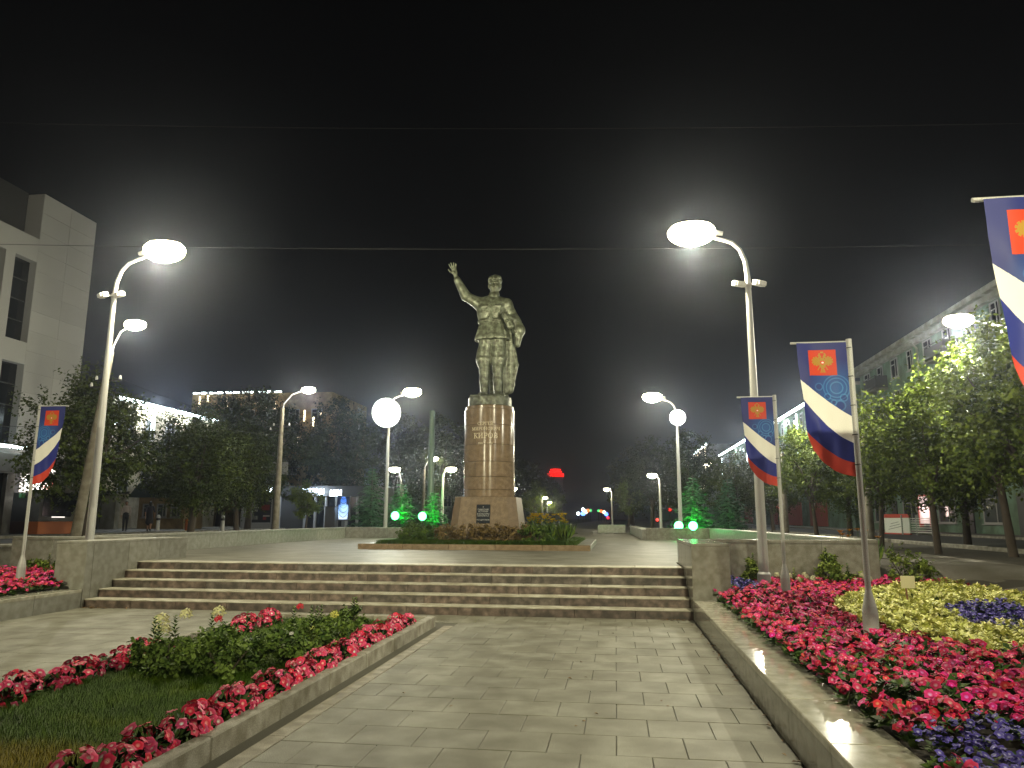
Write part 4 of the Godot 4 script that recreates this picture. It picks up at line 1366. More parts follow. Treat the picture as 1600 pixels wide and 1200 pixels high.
func tree(kind: String, at: Vector3, turn: float, size: float, label: String, group: String) -> Node3D:
	var o: Node3D
	if tree_kinds.has(kind):
		o = tree_kinds[kind].duplicate()
		add_child(o, true)
	else:
		var k: Dictionary = {
			"street_tree": {"rad": Vector3(2.15, 2.1, 2.15), "y": 3.75, "leaves": 17000, "leaf": 0.125, "clumps": 72, "trunk": 0.105, "fork": 1.75, "s": 11},
			"young_tree": {"rad": Vector3(1.75, 1.6, 1.75), "y": 2.95, "leaves": 9000, "leaf": 0.15, "clumps": 50, "trunk": 0.1, "fork": 1.5, "s": 12},
			"tall_tree": {"rad": Vector3(3.3, 4.6, 3.3), "y": 6.6, "leaves": 16000, "leaf": 0.24, "clumps": 110, "trunk": 0.24, "fork": 2.6, "s": 13, "shade": 0.28},
			"bushy_tree": {"rad": Vector3(3.0, 3.2, 3.0), "y": 4.4, "leaves": 20000, "leaf": 0.16, "clumps": 90, "trunk": 0.18, "fork": 2.0, "s": 14, "shade": 0.48},
		}[kind]
		o = thing(kind)
		var r := RandomNumberGenerator.new()
		r.seed = k.s
		var t := MB.new()
		var lean := Vector3(0.12, 0, 0.08)
		t.tube([Vector3(0, -0.1, 0), Vector3(0, 0.05, 0), lean * 0.5 + Vector3(0, k.fork * 0.5, 0), lean + Vector3(0, k.fork, 0), lean * 0.6 + Vector3(0, k.y, 0)], [k.trunk * 1.5, k.trunk * 1.15, k.trunk, k.trunk * 0.85, k.trunk * 0.3], 9)
		part("trunk", t, M.bark, o)
		for i in 7:
			var a := TAU * i / 7.0 + r.randf() * 0.7
			var b := MB.new()
			var p0: Vector3 = lean + Vector3(0, k.fork + 0.12 * i, 0)
			var p2: Vector3 = Vector3(0, k.y, 0) + Vector3(cos(a) * 0.62, r.randf_range(-0.25, 0.55), sin(a) * 0.62) * k.rad
			b.tube([p0, p0.lerp(p2, 0.45) + Vector3(0, 0.18, 0), p2], [k.trunk * 0.55, k.trunk * 0.34, k.trunk * 0.12], 6)
			part("limb", b, M.bark, o)
		tag(part("crown", crown(k.rad, k.leaves, k.leaf, Color(LEAF_DARK.r * k.get("shade", 1.0), LEAF_DARK.g * k.get("shade", 1.0), LEAF_DARK.b), Color(LEAF_LITE.r * k.get("shade", 1.0), LEAF_LITE.g * k.get("shade", 1.0), LEAF_LITE.b * k.get("shade", 1.0)), k.s, k.clumps), M.leaf, o, Transform3D(Basis.IDENTITY, Vector3(0, k.y, 0))), "", "", "", "stuff")
		tree_kinds[kind] = o
	o.position = at
	o.rotation.y = turn
	o.scale = Vector3.ONE * size
	return tag(o, label, "tree", group) as Node3D

func spruce(at: Vector3, high: float, wide: float, sd: int, label: String, group := "") -> void:
	var o := thing("spruce_tree", label, "tree", at, group)
	var r := RandomNumberGenerator.new()
	r.seed = sd
	var t := MB.new()
	t.tube([Vector3(0, -0.1, 0), Vector3(0, high * 0.5, 0), Vector3(0, high * 0.98, 0)], [0.09, 0.06, 0.012], 7)
	part("trunk", t, M.bark, o)
	var m := MB.new()
	m.tinted = true
	var tiers := int(high * 7.0)
	for i in tiers:
		var u := float(i) / tiers
		var y := lerpf(0.12, high * 0.97, u)
		var reach := wide * pow(1.0 - u, 0.85) * r.randf_range(0.8, 1.1) + 0.06
		var n := int(lerpf(13, 5, u))
		for k in n:
			var a := TAU * k / n + r.randf() * 0.8 + i
			var out := Vector3(cos(a), 0, sin(a))
			var l := reach * r.randf_range(0.72, 1.1)
			var tip := out * l + Vector3.UP * (y - l * 0.3 * r.randf_range(0.2, 1.4))
			var root := Vector3(0, y, 0)
			var side := out.cross(Vector3.UP)
			var steps := maxi(3, int(l * 13.0))
			for s in steps:
				var p := root.lerp(tip, (s + 0.6) / steps) + rdir(r) * 0.045
				for q in [-1.0, 0.0, 1.0]:
					m.tint = Color(0.02, 0.06, 0.025).lerp(Color(0.06, 0.15, 0.065), r.randf())
					var al: Vector3 = (out * 0.9 + side * q * r.randf_range(0.6, 1.1) + Vector3.DOWN * r.randf_range(0.0, 0.4)).normalized()
					leaf(m, p, al, (Vector3.UP + rdir(r) * 0.9).normalized(), 0.13 + 0.12 * l * (1.0 - float(s) / steps), 0.06, (Vector3.UP + out).normalized(), 0.05)
	tag(part("crown", m, M.needle, o), "", "", "", "stuff")

# a petunia flower of radius 1: five lobes round a pale throat
func bloom_mesh(petal: Color, rim: Color, throat: Color, throat_size := 0.2) -> ArrayMesh:
	var m := MB.new()
	m.tinted = true
	m.tint = throat
	var c := m.vert(Vector3(0, -0.25, 0), Vector3.UP)
	var inner := []
	var outer := []
	for k in 10:
		var a := TAU * k / 10.0
		m.tint = throat.lerp(petal, 0.35)
		inner.append(m.vert(Vector3(cos(a) * throat_size, -0.02, sin(a) * throat_size), Vector3.UP))
	for k in 10:
		var a := TAU * k / 10.0
		var lobe := k % 2 == 0
		m.tint = petal.lerp(rim, 0.8 if lobe else 0.2)
		outer.append(m.vert(Vector3(cos(a), 0.0, sin(a)) * (1.0 if lobe else 0.8) + Vector3(0, 0.05 if lobe else 0.22, 0), (Vector3(cos(a) * 0.35, 1, sin(a) * 0.35)).normalized()))
	var mid := []
	for k in 10:
		var a := TAU * k / 10.0
		m.tint = petal
		mid.append(m.vert(Vector3(cos(a) * 0.42, 0.16, sin(a) * 0.42), Vector3.UP))
	for k in 10:
		var q := (k + 1) % 10
		m.face(c, inner[k], inner[q])
		m.face(inner[k], mid[k], mid[q])
		m.face(inner[k], mid[q], inner[q])
		m.face(mid[k], outer[k], outer[q])
		m.face(mid[k], outer[q], mid[q])
	return m.mesh()

# a rosette of leaves, radius about 1
func rosette(dark: Color, lite: Color, count: int, rise: float, sd: int, wide := 0.5) -> ArrayMesh:
	var r := RandomNumberGenerator.new()
	r.seed = sd
	var m := MB.new()
	m.tinted = true
	for k in count:
		var a := TAU * k / count + r.randf() * 0.9
		var out := Vector3(cos(a), r.randf_range(0.1, 0.9) * rise, sin(a)).normalized()
		var up := (Vector3.UP - out * out.y).normalized()
		m.tint = dark.lerp(lite, r.randf())
		leaf(m, out * 0.12 + Vector3.UP * r.randf_range(0, 0.5) * rise, out, up, r.randf_range(0.6, 1.0), wide, (up + out * 0.3).normalized(), 0.1)
	return m.mesh()

func tuft_mesh(sd: int) -> ArrayMesh:
	var r := RandomNumberGenerator.new()
	r.seed = sd
	var m := MB.new()
	m.tinted = true
	for k in 9:
		var a := r.randf() * TAU
		var d := Vector3(cos(a), 0, sin(a))
		var p := Vector3(r.randf_range(-1, 1), 0, r.randf_range(-1, 1)) * 0.035
		var h := r.randf_range(0.035, 0.075)
		m.tint = Color(0.022, 0.06, 0.006).lerp(Color(0.078, 0.145, 0.017), r.randf())
		var s := d.cross(Vector3.UP) * 0.0035
		var i := m.vert(p - s, Vector3.UP)
		m.vert(p + s, Vector3.UP)
		m.vert(p + Vector3.UP * h + d * h * 0.45, Vector3.UP)
		m.face(i, i + 1, i + 2)
	return m.mesh()

func in_poly(x: float, z: float, poly: PackedVector2Array) -> bool:
	return Geometry2D.is_point_in_polygon(Vector2(x, z), poly)

func tilt(r: RandomNumberGenerator, amount: float, lean := Vector3.ZERO) -> Basis:
	var up := (Vector3.UP + Vector3(r.randf_range(-1, 1), 0, r.randf_range(-1, 1)) * amount + lean).normalized()
	var a := r.randf() * TAU
	var x := up.cross(Vector3(cos(a), 0.01, sin(a))).normalized()
	return Basis(x, up, x.cross(up))

# beds of massed flowers: every plant is real, too many to count
func flower_beds() -> void:
	var crimson := bloom_mesh(Color(0.56, 0.024, 0.06), Color(0.74, 0.075, 0.14), Color(0.7, 0.5, 0.42), 0.05)
	var leaves := rosette(Color(0.02, 0.05, 0.012), Color(0.07, 0.11, 0.025), 12, 0.8, 5)
	var gold := rosette(Color(0.45, 0.46, 0.12), Color(0.88, 0.87, 0.4), 12, 0.9, 6, 0.55)
	var violet := bloom_mesh(Color(0.065, 0.05, 0.26), Color(0.11, 0.085, 0.38), Color(0.5, 0.5, 0.7), 0.12)
	var yellow_area := PackedVector2Array([Vector2(2.75, -10.2), Vector2(2.95, -11.2), Vector2(3.45, -12.3), Vector2(4.4, -13.6), Vector2(5.4, -14.6), Vector2(6.0, -14.9), Vector2(6.1, -13.0), Vector2(5.9, -9.0), Vector2(5.6, -7.0), Vector2(4.6, -6.6), Vector2(3.6, -7.1), Vector2(3.0, -8.0), Vector2(2.72, -8.9)])
	var violet_area := PackedVector2Array([Vector2(4.0, -10.4), Vector2(4.7, -11.5), Vector2(5.3, -11.6), Vector2(5.55, -10.6), Vector2(5.2, -9.2), Vector2(4.3, -8.7), Vector2(3.9, -9.2)])
	var corner_area := PackedVector2Array([Vector2(1.8, -13.15), Vector2(2.35, -13.3), Vector2(2.6, -15.4), Vector2(1.85, -15.4)])
	var near_area := PackedVector2Array([Vector2(1.68, -4.9), Vector2(2.15, -4.95), Vector2(2.6, -4.3), Vector2(2.4, -3.4), Vector2(1.68, -3.4)])
	var wave := FastNoiseLite.new()
	wave.seed = 4
	wave.frequency = 1.3
	wave.fractal_octaves = 2
	for side in [1.0, -1.0]:
		var r := RandomNumberGenerator.new()
		r.seed = 21 + int(side)
		var red_at := []
		var red_tint := PackedColorArray()
		var leaf_at := []
		var leaf_tint := PackedColorArray()
		var gold_at := []
		var gold_tint := PackedColorArray()
		var blue_at := []
		var blue_tint := PackedColorArray()
		var x := 1.6
		while x < 6.15:
			var z := -15.4
			while z < -0.6:
				var px := x + r.randf_range(-0.04, 0.04)
				var pz := z + r.randf_range(-0.04, 0.04)
				z += 0.07
				if px < 1.6 or (pz < -13.0 and px < 1.88):
					continue
				var w := wave.get_noise_2d(px * 2.2, pz * 2.2)
				var dome := 0.385 + w * 0.12 + minf(0.06, maxf(0.0, px - 1.67) * 0.2)
				if px < 1.72:
					dome = maxf(dome, 0.36)
				var at := Vector3((px if side > 0.0 else -8.5 - px), dome, pz)
				if side < 0.0 and r.randf() < 0.3 and z > -8.0:
					continue
				if in_poly(px, pz, violet_area) or in_poly(px, pz, corner_area) or in_poly(px, pz, near_area):
					for q in 3:
						blue_at.append(Transform3D(tilt(r, 0.8).scaled(Vector3.ONE * r.randf_range(0.017, 0.028)), at + Vector3(r.randf_range(-0.05, 0.05), 0.02 + r.randf() * 0.06, r.randf_range(-0.05, 0.05))))
						var g := r.randf_range(0.6, 1.2)
						blue_tint.append(Color(g, g, g))
					if r.randf() < 0.25:
						leaf_at.append(Transform3D(tilt(r, 0.5).scaled(Vector3.ONE * 0.07), at))
						leaf_tint.append(Color.WHITE)
				elif in_poly(px, pz, yellow_area):
					for q in 2:
						gold_at.append(Transform3D(tilt(r, 0.4).scaled(Vector3.ONE * r.randf_range(0.045, 0.075)), at + Vector3(0, 0.02 + r.randf() * 0.04, 0)))
						var g := r.randf_range(0.75, 1.1)
						gold_tint.append(Color(g, g * r.randf_range(0.95, 1.05), g))
					if r.randf() < 0.25:
						leaf_at.append(Transform3D(tilt(r, 0.5).scaled(Vector3.ONE * 0.09), at - Vector3(0, 0.03, 0)))
						leaf_tint.append(Color(1.3, 1.4, 0.8))
				else:
					if r.randf() < 0.6:
						leaf_at.append(Transform3D(tilt(r, 0.6).scaled(Vector3.ONE * r.randf_range(0.06, 0.11)), at - Vector3(0, 0.03, 0)))
						var g := r.randf_range(0.7, 1.3)
						leaf_tint.append(Color(g, g, g))
					for q in 3:
						if w < -0.3 + r.randf() * 0.24 or r.randf() < 0.2:
							continue
						red_at.append(Transform3D(tilt(r, 0.9, Vector3(-0.15 * side, 0, 0.3)).scaled(Vector3.ONE * (r.randf_range(0.02, 0.03) if r.randf() < 0.5 else r.randf_range(0.03, 0.042))), at + Vector3(r.randf_range(-0.035, 0.035), 0.02 + r.randf() * 0.06, r.randf_range(-0.035, 0.035))))
						var g := r.randf_range(0.38, 1.1)
						red_tint.append(Color(g, g * r.randf_range(0.4, 1.5), g * r.randf_range(0.6, 2.6)))
			x += 0.07
		var where := "right" if side > 0.0 else "left"
		var a := copies("crimson_petunias", crimson, M.petal, red_at, red_tint)
		tag(a, "mass of crimson petunias filling the raised bed beside the banner poles" if side > 0.0 else "mass of pink red petunias in the far raised bed under the single banner", "flowers", "massed petunias")
		tag(copies("petunia_leaves", leaves, M.leaf, leaf_at, leaf_tint), "dark green leaves between the petunias of the %s raised bed" % where, "leaves")
		tag(copies("yellow_bedding_plants", gold, M.leaf, gold_at, gold_tint), "pale yellow foliage plants in a curved patch behind the petunias, %s bed" % where, "plants")
		tag(copies("violet_lobelia", violet, M.petal, blue_at, blue_tint), "violet blue low flowers in patches of the %s raised bed" % where, "flowers")

var petunia_protos: Array[Node3D] = []

# one planted petunia: a mound of leaves set with flowers
func petunia_plant(at: Vector3, i: int, label: String) -> void:
	if petunia_protos.is_empty():
		var flower := bloom_mesh(Color(0.55, 0.024, 0.07), Color(0.75, 0.08, 0.16), Color(0.9, 0.75, 0.65), 0.07)
		var fa := flower.surface_get_arrays(0)
		for k in 4:
			var r := RandomNumberGenerator.new()
			r.seed = 70 + k
			var o := thing("petunia_plant")
			var g := MB.new()
			g.tinted = true
			for q in 60:
				var d := rdir(r)
				d.y = absf(d.y)
				g.tint = Color(0.02, 0.045, 0.012).lerp(Color(0.07, 0.11, 0.03), r.randf())
				var al := (d + rdir(r) * 0.7).normalized()
				leaf(g, d * Vector3(0.12, 0.13, 0.12) * r.randf_range(0.5, 1.0), al, al.cross(rdir(r)).normalized(), 0.07, 0.035, (d + Vector3.UP).normalized())
			part("leaves", g, M.leaf, o)
			var b := MB.new()
			b.tinted = true
			for q in 30:
				var d := rdir(r)
				d.y = absf(d.y) * 0.9 + 0.05
				d = d.normalized()
				var s := r.randf_range(0.028, 0.045)
				var x := d.cross(rdir(r)).normalized()
				var up := (d + rdir(r) * 0.35 + Vector3(0.1, 0, 0.2)).normalized()
				x = (x - up * x.dot(up)).normalized()
				var bs := Basis(x, up, x.cross(up)) * s
				var sh := r.randf_range(0.7, 1.1)
				var base := b.v.size()
				var vs: PackedVector3Array = fa[Mesh.ARRAY_VERTEX]
				var ns: PackedVector3Array = fa[Mesh.ARRAY_NORMAL]
				var cs: PackedColorArray = fa[Mesh.ARRAY_COLOR]
				var fs: PackedInt32Array = fa[Mesh.ARRAY_INDEX]
				var pink := r.randf_range(0.6, 2.2)
				for w in vs.size():
					b.tint = Color(cs[w].r * sh, cs[w].g * sh * pink, cs[w].b * sh * pink)
					b.vert(d * Vector3(0.15, 0.19, 0.15) + bs * vs[w], (bs * ns[w]).normalized())
				for w in range(0, fs.size(), 3):
					b.face(base + fs[w], base + fs[w + 1], base + fs[w + 2])
			tag(part("blossoms", b, M.petal, o), "", "", "", "stuff")
			petunia_protos.append(o)
	var o: Node3D
	if i < 4:
		o = petunia_protos[i]
	else:
		o = petunia_protos[i % 4].duplicate()
		add_child(o, true)
	o.position = at
	o.rotation.y = fmod(i * 2.4, TAU)
	var s := 0.98 + 0.35 * fmod(i * 0.37, 1.0)
	o.scale = Vector3(s, s, s)
	tag(o, label, "flower", "petunias lining the central bed")

func shrub(called: String, at: Vector3, rad: Vector3, leaves: int, size: float, dark: Color, lite: Color, sd: int, label: String, shoots := 3, group := "") -> Node3D:
	var o := thing(called, label, "shrub", at, group)
	var r := RandomNumberGenerator.new()
	r.seed = sd
	tag(part("leaves", crown(rad, leaves, size, dark, lite, sd, 26, 0.42), M.leaf, o, Transform3D(Basis.IDENTITY, Vector3(0, rad.y * 0.95, 0))), "", "", "", "stuff")
	var st := MB.new()
	for k in 6:
		var a := TAU * k / 6.0
		st.tube([Vector3.ZERO, Vector3(cos(a) * rad.x * 0.5, rad.y * 1.3, sin(a) * rad.z * 0.5)], [0.012, 0.006], 5)
	part("stems", st, M.bark, o)
	for k in shoots:
		var m := MB.new()
		m.tinted = true
		var p := Vector3(r.randf_range(-0.7, 0.7) * rad.x, rad.y * 1.6, r.randf_range(-0.7, 0.7) * rad.z)
		for q in 16:
			var a := q * 2.4
			m.tint = dark.lerp(lite, r.randf())
			var d := Vector3(cos(a), 0.7, sin(a)).normalized()
			leaf(m, p + Vector3.UP * q * 0.014, d, Vector3.UP.cross(d.cross(Vector3.UP)).normalized() * -1.0 + Vector3.UP, 0.085 - q * 0.003, 0.034, (d + Vector3.UP).normalized())
		tag(part("leafy_shoot", m, M.leaf, o), "", "", "", "stuff")
	return o

func pompon(under: Node3D, at: Vector3, r0: float, c: Color, sd: int) -> void:
	var r := RandomNumberGenerator.new()
	r.seed = sd
	var m := MB.new()
	m.tinted = true
	for k in 90:
		var y := 1.0 - 1.5 * k / 90.0
		var q := sqrt(maxf(0.0, 1.0 - y * y))
		var d := Vector3(cos(k * 2.4) * q, y, sin(k * 2.4) * q)
		var g := r.randf_range(0.8, 1.05)
		m.tint = Color(c.r * g, c.g * g, c.b * g)
		var al := (d * 0.5 + rdir(r)).normalized()
		leaf(m, at + d * r0 * 0.85, (al - d * al.dot(d) * 0.6).normalized(), d, r0 * 0.5, r0 * 0.36, d, 0.08)
	part("flower_head", m, M.petal, under)

func grass_area(called: String, label: String, where: Array, count: int, sd: int, size: float) -> void:
	var r := RandomNumberGenerator.new()
	r.seed = sd
	var at := []
	var c := PackedColorArray()
	var n := FastNoiseLite.new()
	n.seed = sd
	n.frequency = 0.9
	for k in count:
		var box: Array = where[k % where.size()]
		var x := r.randf_range(box[0], box[1])
		var z := r.randf_range(box[2], box[3])
		var w := n.get_noise_2d(x, z)
		at.append(Transform3D(Basis(Vector3.UP, r.randf() * TAU).scaled(Vector3(1, r.randf_range(0.7, 1.3), 1) * size), Vector3(x, box[4], z)))
		var g := 1.0 + w * 0.5
		var dry := smoothstep(-5.25, -4.75, z + 0.15 * w) * smoothstep(-3.2, -3.7, x) * 2.2 + maxf(0.0, w) * 0.7
		c.append(Color(g * (1.0 + dry), g * (1.0 + dry * 0.15), g * 0.75))
	tag(copies(called, tuft_mesh(sd), M.leaf, at, c), label, "grass")

# ---- ground and the town around ----
func land(x: float, z: float) -> float:
	var right := smoothstep(6.5, 10.0, x)
	var left := smoothstep(15.0, 18.5, -x)
	var far := smoothstep(15.6, 17.2, -z)
	var near := smoothstep(12.0, 16.0, z)
	var low := 0.3 if x > 6.35 or x < -14.85 else -0.13
	return lerpf(low, 0.7, maxf(maxf(right, left), maxf(far, near)))

func sheet(called: String, label: String, x0: float, x1: float, z0: float, z1: float, step: float, lift: float, m: Material) -> void:
	var b := MB.new()
	var nx := maxi(1, roundi((x1 - x0) / step))
	var nz := maxi(1, roundi((z1 - z0) / step))
	for j in nz + 1:
		for i in nx + 1:
			var x := lerpf(x0, x1, float(i) / nx)
			var z := lerpf(z0, z1, float(j) / nz)
			var e := 0.2
			var nn := Vector3(land(x - e, z) - land(x + e, z), 2.0 * e, land(x, z - e) - land(x, z + e)).normalized()
			b.vert(Vector3(x, land(x, z) + lift, z), nn if absf(nn.y) > 0.5 else Vector3.UP)
	for j in nz:
		for i in nx:
			var a := j * (nx + 1) + i
			b.face(a, a + 1, a + nx + 2)
			b.face(a, a + nx + 2, a + nx + 1)
	tag(part(called, b, m), label, "", "", "structure")

func grounds() -> void:
	var b := MB.new()
	var xs := [-900.0, -60.0, -22.0, -18.5, -17.5, -16.5, -15.0, -14.84, -12.0, -8.0, 0.0, 6.36, 6.5, 7.3, 8.2, 9.1, 10.0, 14.0, 60.0, 900.0]
	var zs := [-1200.0, -100.0, -40.0, -20.0, -17.2, -16.4, -15.6, -10.0, 0.0, 8.0, 12.0, 14.0, 16.0, 60.0, 300.0]
	for z in zs:
		for x in xs:
			b.vert(Vector3(x, land(x, z), z), Vector3.UP)
	for j in zs.size() - 1:
		for i in xs.size() - 1:
			var a := j * xs.size() + i
			b.face(a, a + 1, a + xs.size() + 1)
			b.face(a, a + xs.size() + 1, a + xs.size())
	tag(part("ground", b, M.earth), "dark trodden ground under the trees all round the square", "", "", "structure")
	sheet("walkway", "grey walkway beside the right-hand flower bed", 6.5, 8.4, -70.0, 10.0, 0.6, 0.015, M.asphalt_light)
	sheet("street", "asphalt street in front of the green building", 11.6, 19.0, -180.0, 20.0, 3.0, 0.008, M.asphalt)
	sheet("pavement", "pavement along the green building", 19.2, 22.0, -180.0, 20.0, 3.0, 0.11, M.asphalt_light)
	sheet("street", "asphalt street in front of the white building", -26.0, -18.6, -180.0, 20.0, 3.0, 0.008, M.asphalt)
	sheet("pavement", "pavement at the foot of the white building", -36.0, -26.2, -180.0, 20.0, 3.0, 0.11, M.asphalt_light)
	sheet("avenue", "paved avenue running away behind the monument", -7.2, -1.3, -330.0, -50.1, 4.0, 0.012, M.terrace)
	for q in [[-26.1, "pale kerb along the left-hand street"], [19.1, "pale kerb along the right-hand street"], [11.5, "kerb between the tree strip and the right-hand street"], [-18.5, "kerb between the lawn and the left-hand street"]]:
		var k := thing("street_kerb", q[1], "", Vector3(q[0], 0.7, 0), "", "structure")
		for i in 40:
			slab(k, "kerb_stone", Vector3(-0.09, -0.1, -i * 3.0 - 2.99), Vector3(0.09, 0.13, -i * 3.0), 0.02, M.kerb[i % 3])

# a facade seen from the front: x runs along it from its left end, z points out of it
func house(called: String, label: String, at: Vector3, yaw: float, long: float, high: float, deep: float, m: Material) -> Node3D:
	var o := thing(called, label, "building", at)
	o.rotation_degrees.y = yaw
	var b := MB.new()
	b.span(Vector3(0, -0.5, -deep), Vector3(long, high, 0))
	part("wall", b, m, o)
	return o

var window_cache := {}
func window(o: Node3D, x: float, y: float, w: float, h: float, frame: Material, pane: Material, z := 0.0) -> void:
	var key := [w, h]
	if not window_cache.has(key):
		var f := MB.new()
		for s in [-1.0, 1.0]:
			f.box(Vector3(s * (w / 2 - 0.05), 0, 0.02), Vector3(0.1, h, 0.1))
			f.box(Vector3(0, s * (h / 2 - 0.05), 0.02), Vector3(w - 0.2, 0.1, 0.1))
		f.box(Vector3(w * 0.12, 0, 0.015), Vector3(0.07, h - 0.2, 0.08))
		f.box(Vector3(-w * 0.2, h * 0.2, 0.015), Vector3(w * 0.57, 0.06, 0.07))
		f.box(Vector3(0, -h / 2 - 0.03, 0.06), Vector3(w + 0.16, 0.05, 0.22))
		var p := MB.new()
		p.box(Vector3(0, 0, 0.0), Vector3(w - 0.19, h - 0.19, 0.02))
		window_cache[key] = [f.mesh(), p.mesh()]
	var f := part("window", window_cache[key][0], frame, o, Transform3D(Basis.IDENTITY, Vector3(x, y, z)))
	part("pane", window_cache[key][1], pane, f, Transform3D(Basis.IDENTITY, Vector3(0, 0, 0.012)))

func light_strip(o: Node3D, a: Vector3, b: Vector3, thick: float, m: Material) -> void:
	var n := maxi(1, ceili((b - a).length() / 4.4))
	for k in n:
		var p := a.lerp(b, float(k) / n)
		var q := a.lerp(b, (k + 0.985) / n)
		var s := MB.new()
		s.tube([p, q], [thick / 2, thick / 2], 6)
		part("light_strip", s, m, o)

func buildings() -> void:
	var r := RandomNumberGenerator.new()
	r.seed = 9
	# green block of flats on the right
	var g := house("green_flats", "long pale green block of flats with balconies behind the trees on the right", Vector3(22.0, 0.7, -69.5), -90.0, 62.0, 13.5, 12.0, M.green_plaster)
	var c := MB.new()
	c.span(Vector3(-0.2, 13.5, -12.2), Vector3(62.2, 13.85, 0.35))
	c.span(Vector3(-0.3, 13.85, -12.3), Vector3(62.3, 14.2, 0.7))
	part("cornice", c, M.pale_plaster, g)
	var band := MB.new()
	band.span(Vector3(-0.05, 3.5, -0.1), Vector3(62.05, 3.75, 0.14))
	part("string_course", band, M.pale_plaster, g)
	for bay in 19:
		var x := 2.0 + bay * 3.2
		for row in 4:
			var y := 5.0 + row * 2.55
			if bay % 4 == 1:
				window(g, x, y - 0.25, 1.3, 2.05, M.window_frame, M.dark_pane)
				var bl := part("balcony", balcony_mesh(), M.pale_plaster if row % 2 == 0 else M.grey_plaster, g, Transform3D(Basis.IDENTITY, Vector3(x, y - 1.35, 0.0)))
				part("railing", railing_mesh(), M.dark_metal, bl)
			else:
				window(g, x, y, 1.45 if bay % 2 == 0 else 1.1, 1.55, M.window_frame, M.dark_pane)
		if bay % 4 == 3:
			var d := MB.new()
			d.tube([Vector3(x + 1.6, 0.2, 0.12), Vector3(x + 1.6, 13.2, 0.12), Vector3(x + 1.6, 13.6, 0.5)], [0.07, 0.07, 0.07], 8)
			part("drainpipe", d, M.pale_plaster, g)
		if bay % 2 == 0:
			window(g, x + 0.6, 1.75, 2.6, 2.1, M.window_frame, M.shop_pane)
		else:
			var dr := MB.new()
			dr.span(Vector3(x + 0.1, 0.0, 0.0), Vector3(x + 1.2, 2.4, 0.08))
			part("shop_door", dr, M.dark_metal, g)
	for k in 2:
		var ch := MB.new()
		ch.span(Vector3(12.0 + k * 30, 14.2, -6), Vector3(13.2 + k * 30, 15.6, -5))
		part("chimney", ch, M.green_plaster, g)
	# light-trimmed block beyond it
	var l := house("lit_flats", "green block of flats with a white light line along its roof edge, beyond the banners", Vector3(22.0, 0.7, -158.0), -90.0, 84.0, 13.6, 12.0, M.green_plaster)
	var lc := MB.new()
	lc.span(Vector3(-0.2, 13.6, -12.2), Vector3(84.2, 13.9, 0.5))
	part("cornice", lc, M.pale_plaster, l)
	light_strip(l, Vector3(0, 13.72, 0.65), Vector3(84.0, 13.72, 0.65), 0.34, M.led)
	for x in [0.3, 30.0, 65.0]:
		light_strip(l, Vector3(x, 13.4, 0.2), Vector3(x, 8.6, 0.2), 0.16, M.led)
	for bay in 24:
		for row in 4:
			window(l, 2.2 + bay * 3.4, 5.0 + row * 2.5, 1.45, 1.6, M.window_frame, M.dark_pane)
	for k in 4:
		omni("roof_line_light", Vector3(20.9, 14.0, -80.0 - k * 20.0), 14.0, Color(0.95, 1, 1), 0.2)
	for k in 7:
		var s := MB.new()
		s.span(Vector3(2.0 + k * 11.0, 0.2, 0.0), Vector3(9.0 + k * 11.0, 3.0, 0.1))
		part("shop_window", s, M.red_shop, l)
	# building hung with garlands at the end of the street
	var e := house("garland_house", "small far building hung with bright vertical light garlands at the end of the right-hand street", Vector3(19.5, 0.7, -205.0), -90.0, 44.0, 16.5, 12.0, M.grey_plaster)
	light_strip(e, Vector3(0, 16.5, 0.3), Vector3(44, 16.5, 0.3), 0.4, M.led)
	for k in 9:
		light_strip(e, Vector3(3.0 + k * 4.8, 16.2, 0.3), Vector3(3.0 + k * 4.8, 5.5 + fmod(k * 2.3, 4.0), 0.3), 0.22, M.led_warm)
	# white modern building on the left
	var w := thing("white_building", "tall white modern building with dark upright windows at the left edge", "building", Vector3(-29.0, 0.7, 12.0))
	w.rotation_degrees.y = 90.0
	var core := MB.new()
	core.span(Vector3(0, -0.5, -14.0), Vector3(48.7, 14.9, -0.5))
	part("core", core, M.dark_core, w)
	var blank := MB.new()
	blank.span(Vector3(44.75, 3.9, -14.0), Vector3(48.69, 17.44, -0.03))
	part("end_wall", blank, M.white_plaster, w)
	for row in 13:
		for k in 2:
			slab(w, "cladding_panel", Vector3(44.752 + k * 1.975, 3.9 + row * 1.0427, -0.03), Vector3(46.719 + k * 1.975, 4.932 + row * 1.0427, 0.0 - 0.003 * r.randf()), 0.008, M.panel[r.randi() % 3])
	for row in 3:
		var y0: float = [3.9, 8.4, 13.72][row]
		var y1: float = [4.2, 9.5, 14.95][row]
		for k in 4:
			var sp := MB.new()
			sp.span(Vector3(44.75 - (k + 1) * 9.75, y0, -0.5), Vector3(44.75 - k * 9.75 - 0.004, y1, -0.001))
			part("spandrel", sp, M.white_plaster, w)
	for row in 2:
		var y0: float = [4.2, 9.5][row]
		var y1: float = [8.4, 13.72][row]
		for k in 20:
			var x := 44.75 - k * 1.95
			var p := MB.new()
			p.span(Vector3(x - 1.95, y0, -0.5), Vector3(x - 1.38, y1, -0.002))
			part("pier", p, M.white_plaster, w)
			var gl := MB.new()
			gl.span(Vector3(x - 1.38, y0, -0.46), Vector3(x, y1, -0.4))
			var wp := part("window", gl, M.dark_pane, w)
			var tr := MB.new()
			for q in 3:
				tr.span(Vector3(x - 1.38, y0 + (y1 - y0) * (q + 1) / 4.0, -0.4), Vector3(x, y0 + (y1 - y0) * (q + 1) / 4.0 + 0.05, -0.37))
			part("transom", tr, M.dark_metal, wp)
	var att := MB.new()
	att.span(Vector3(6, 14.9, -10.0), Vector3(44.7, 17.5, -0.9))
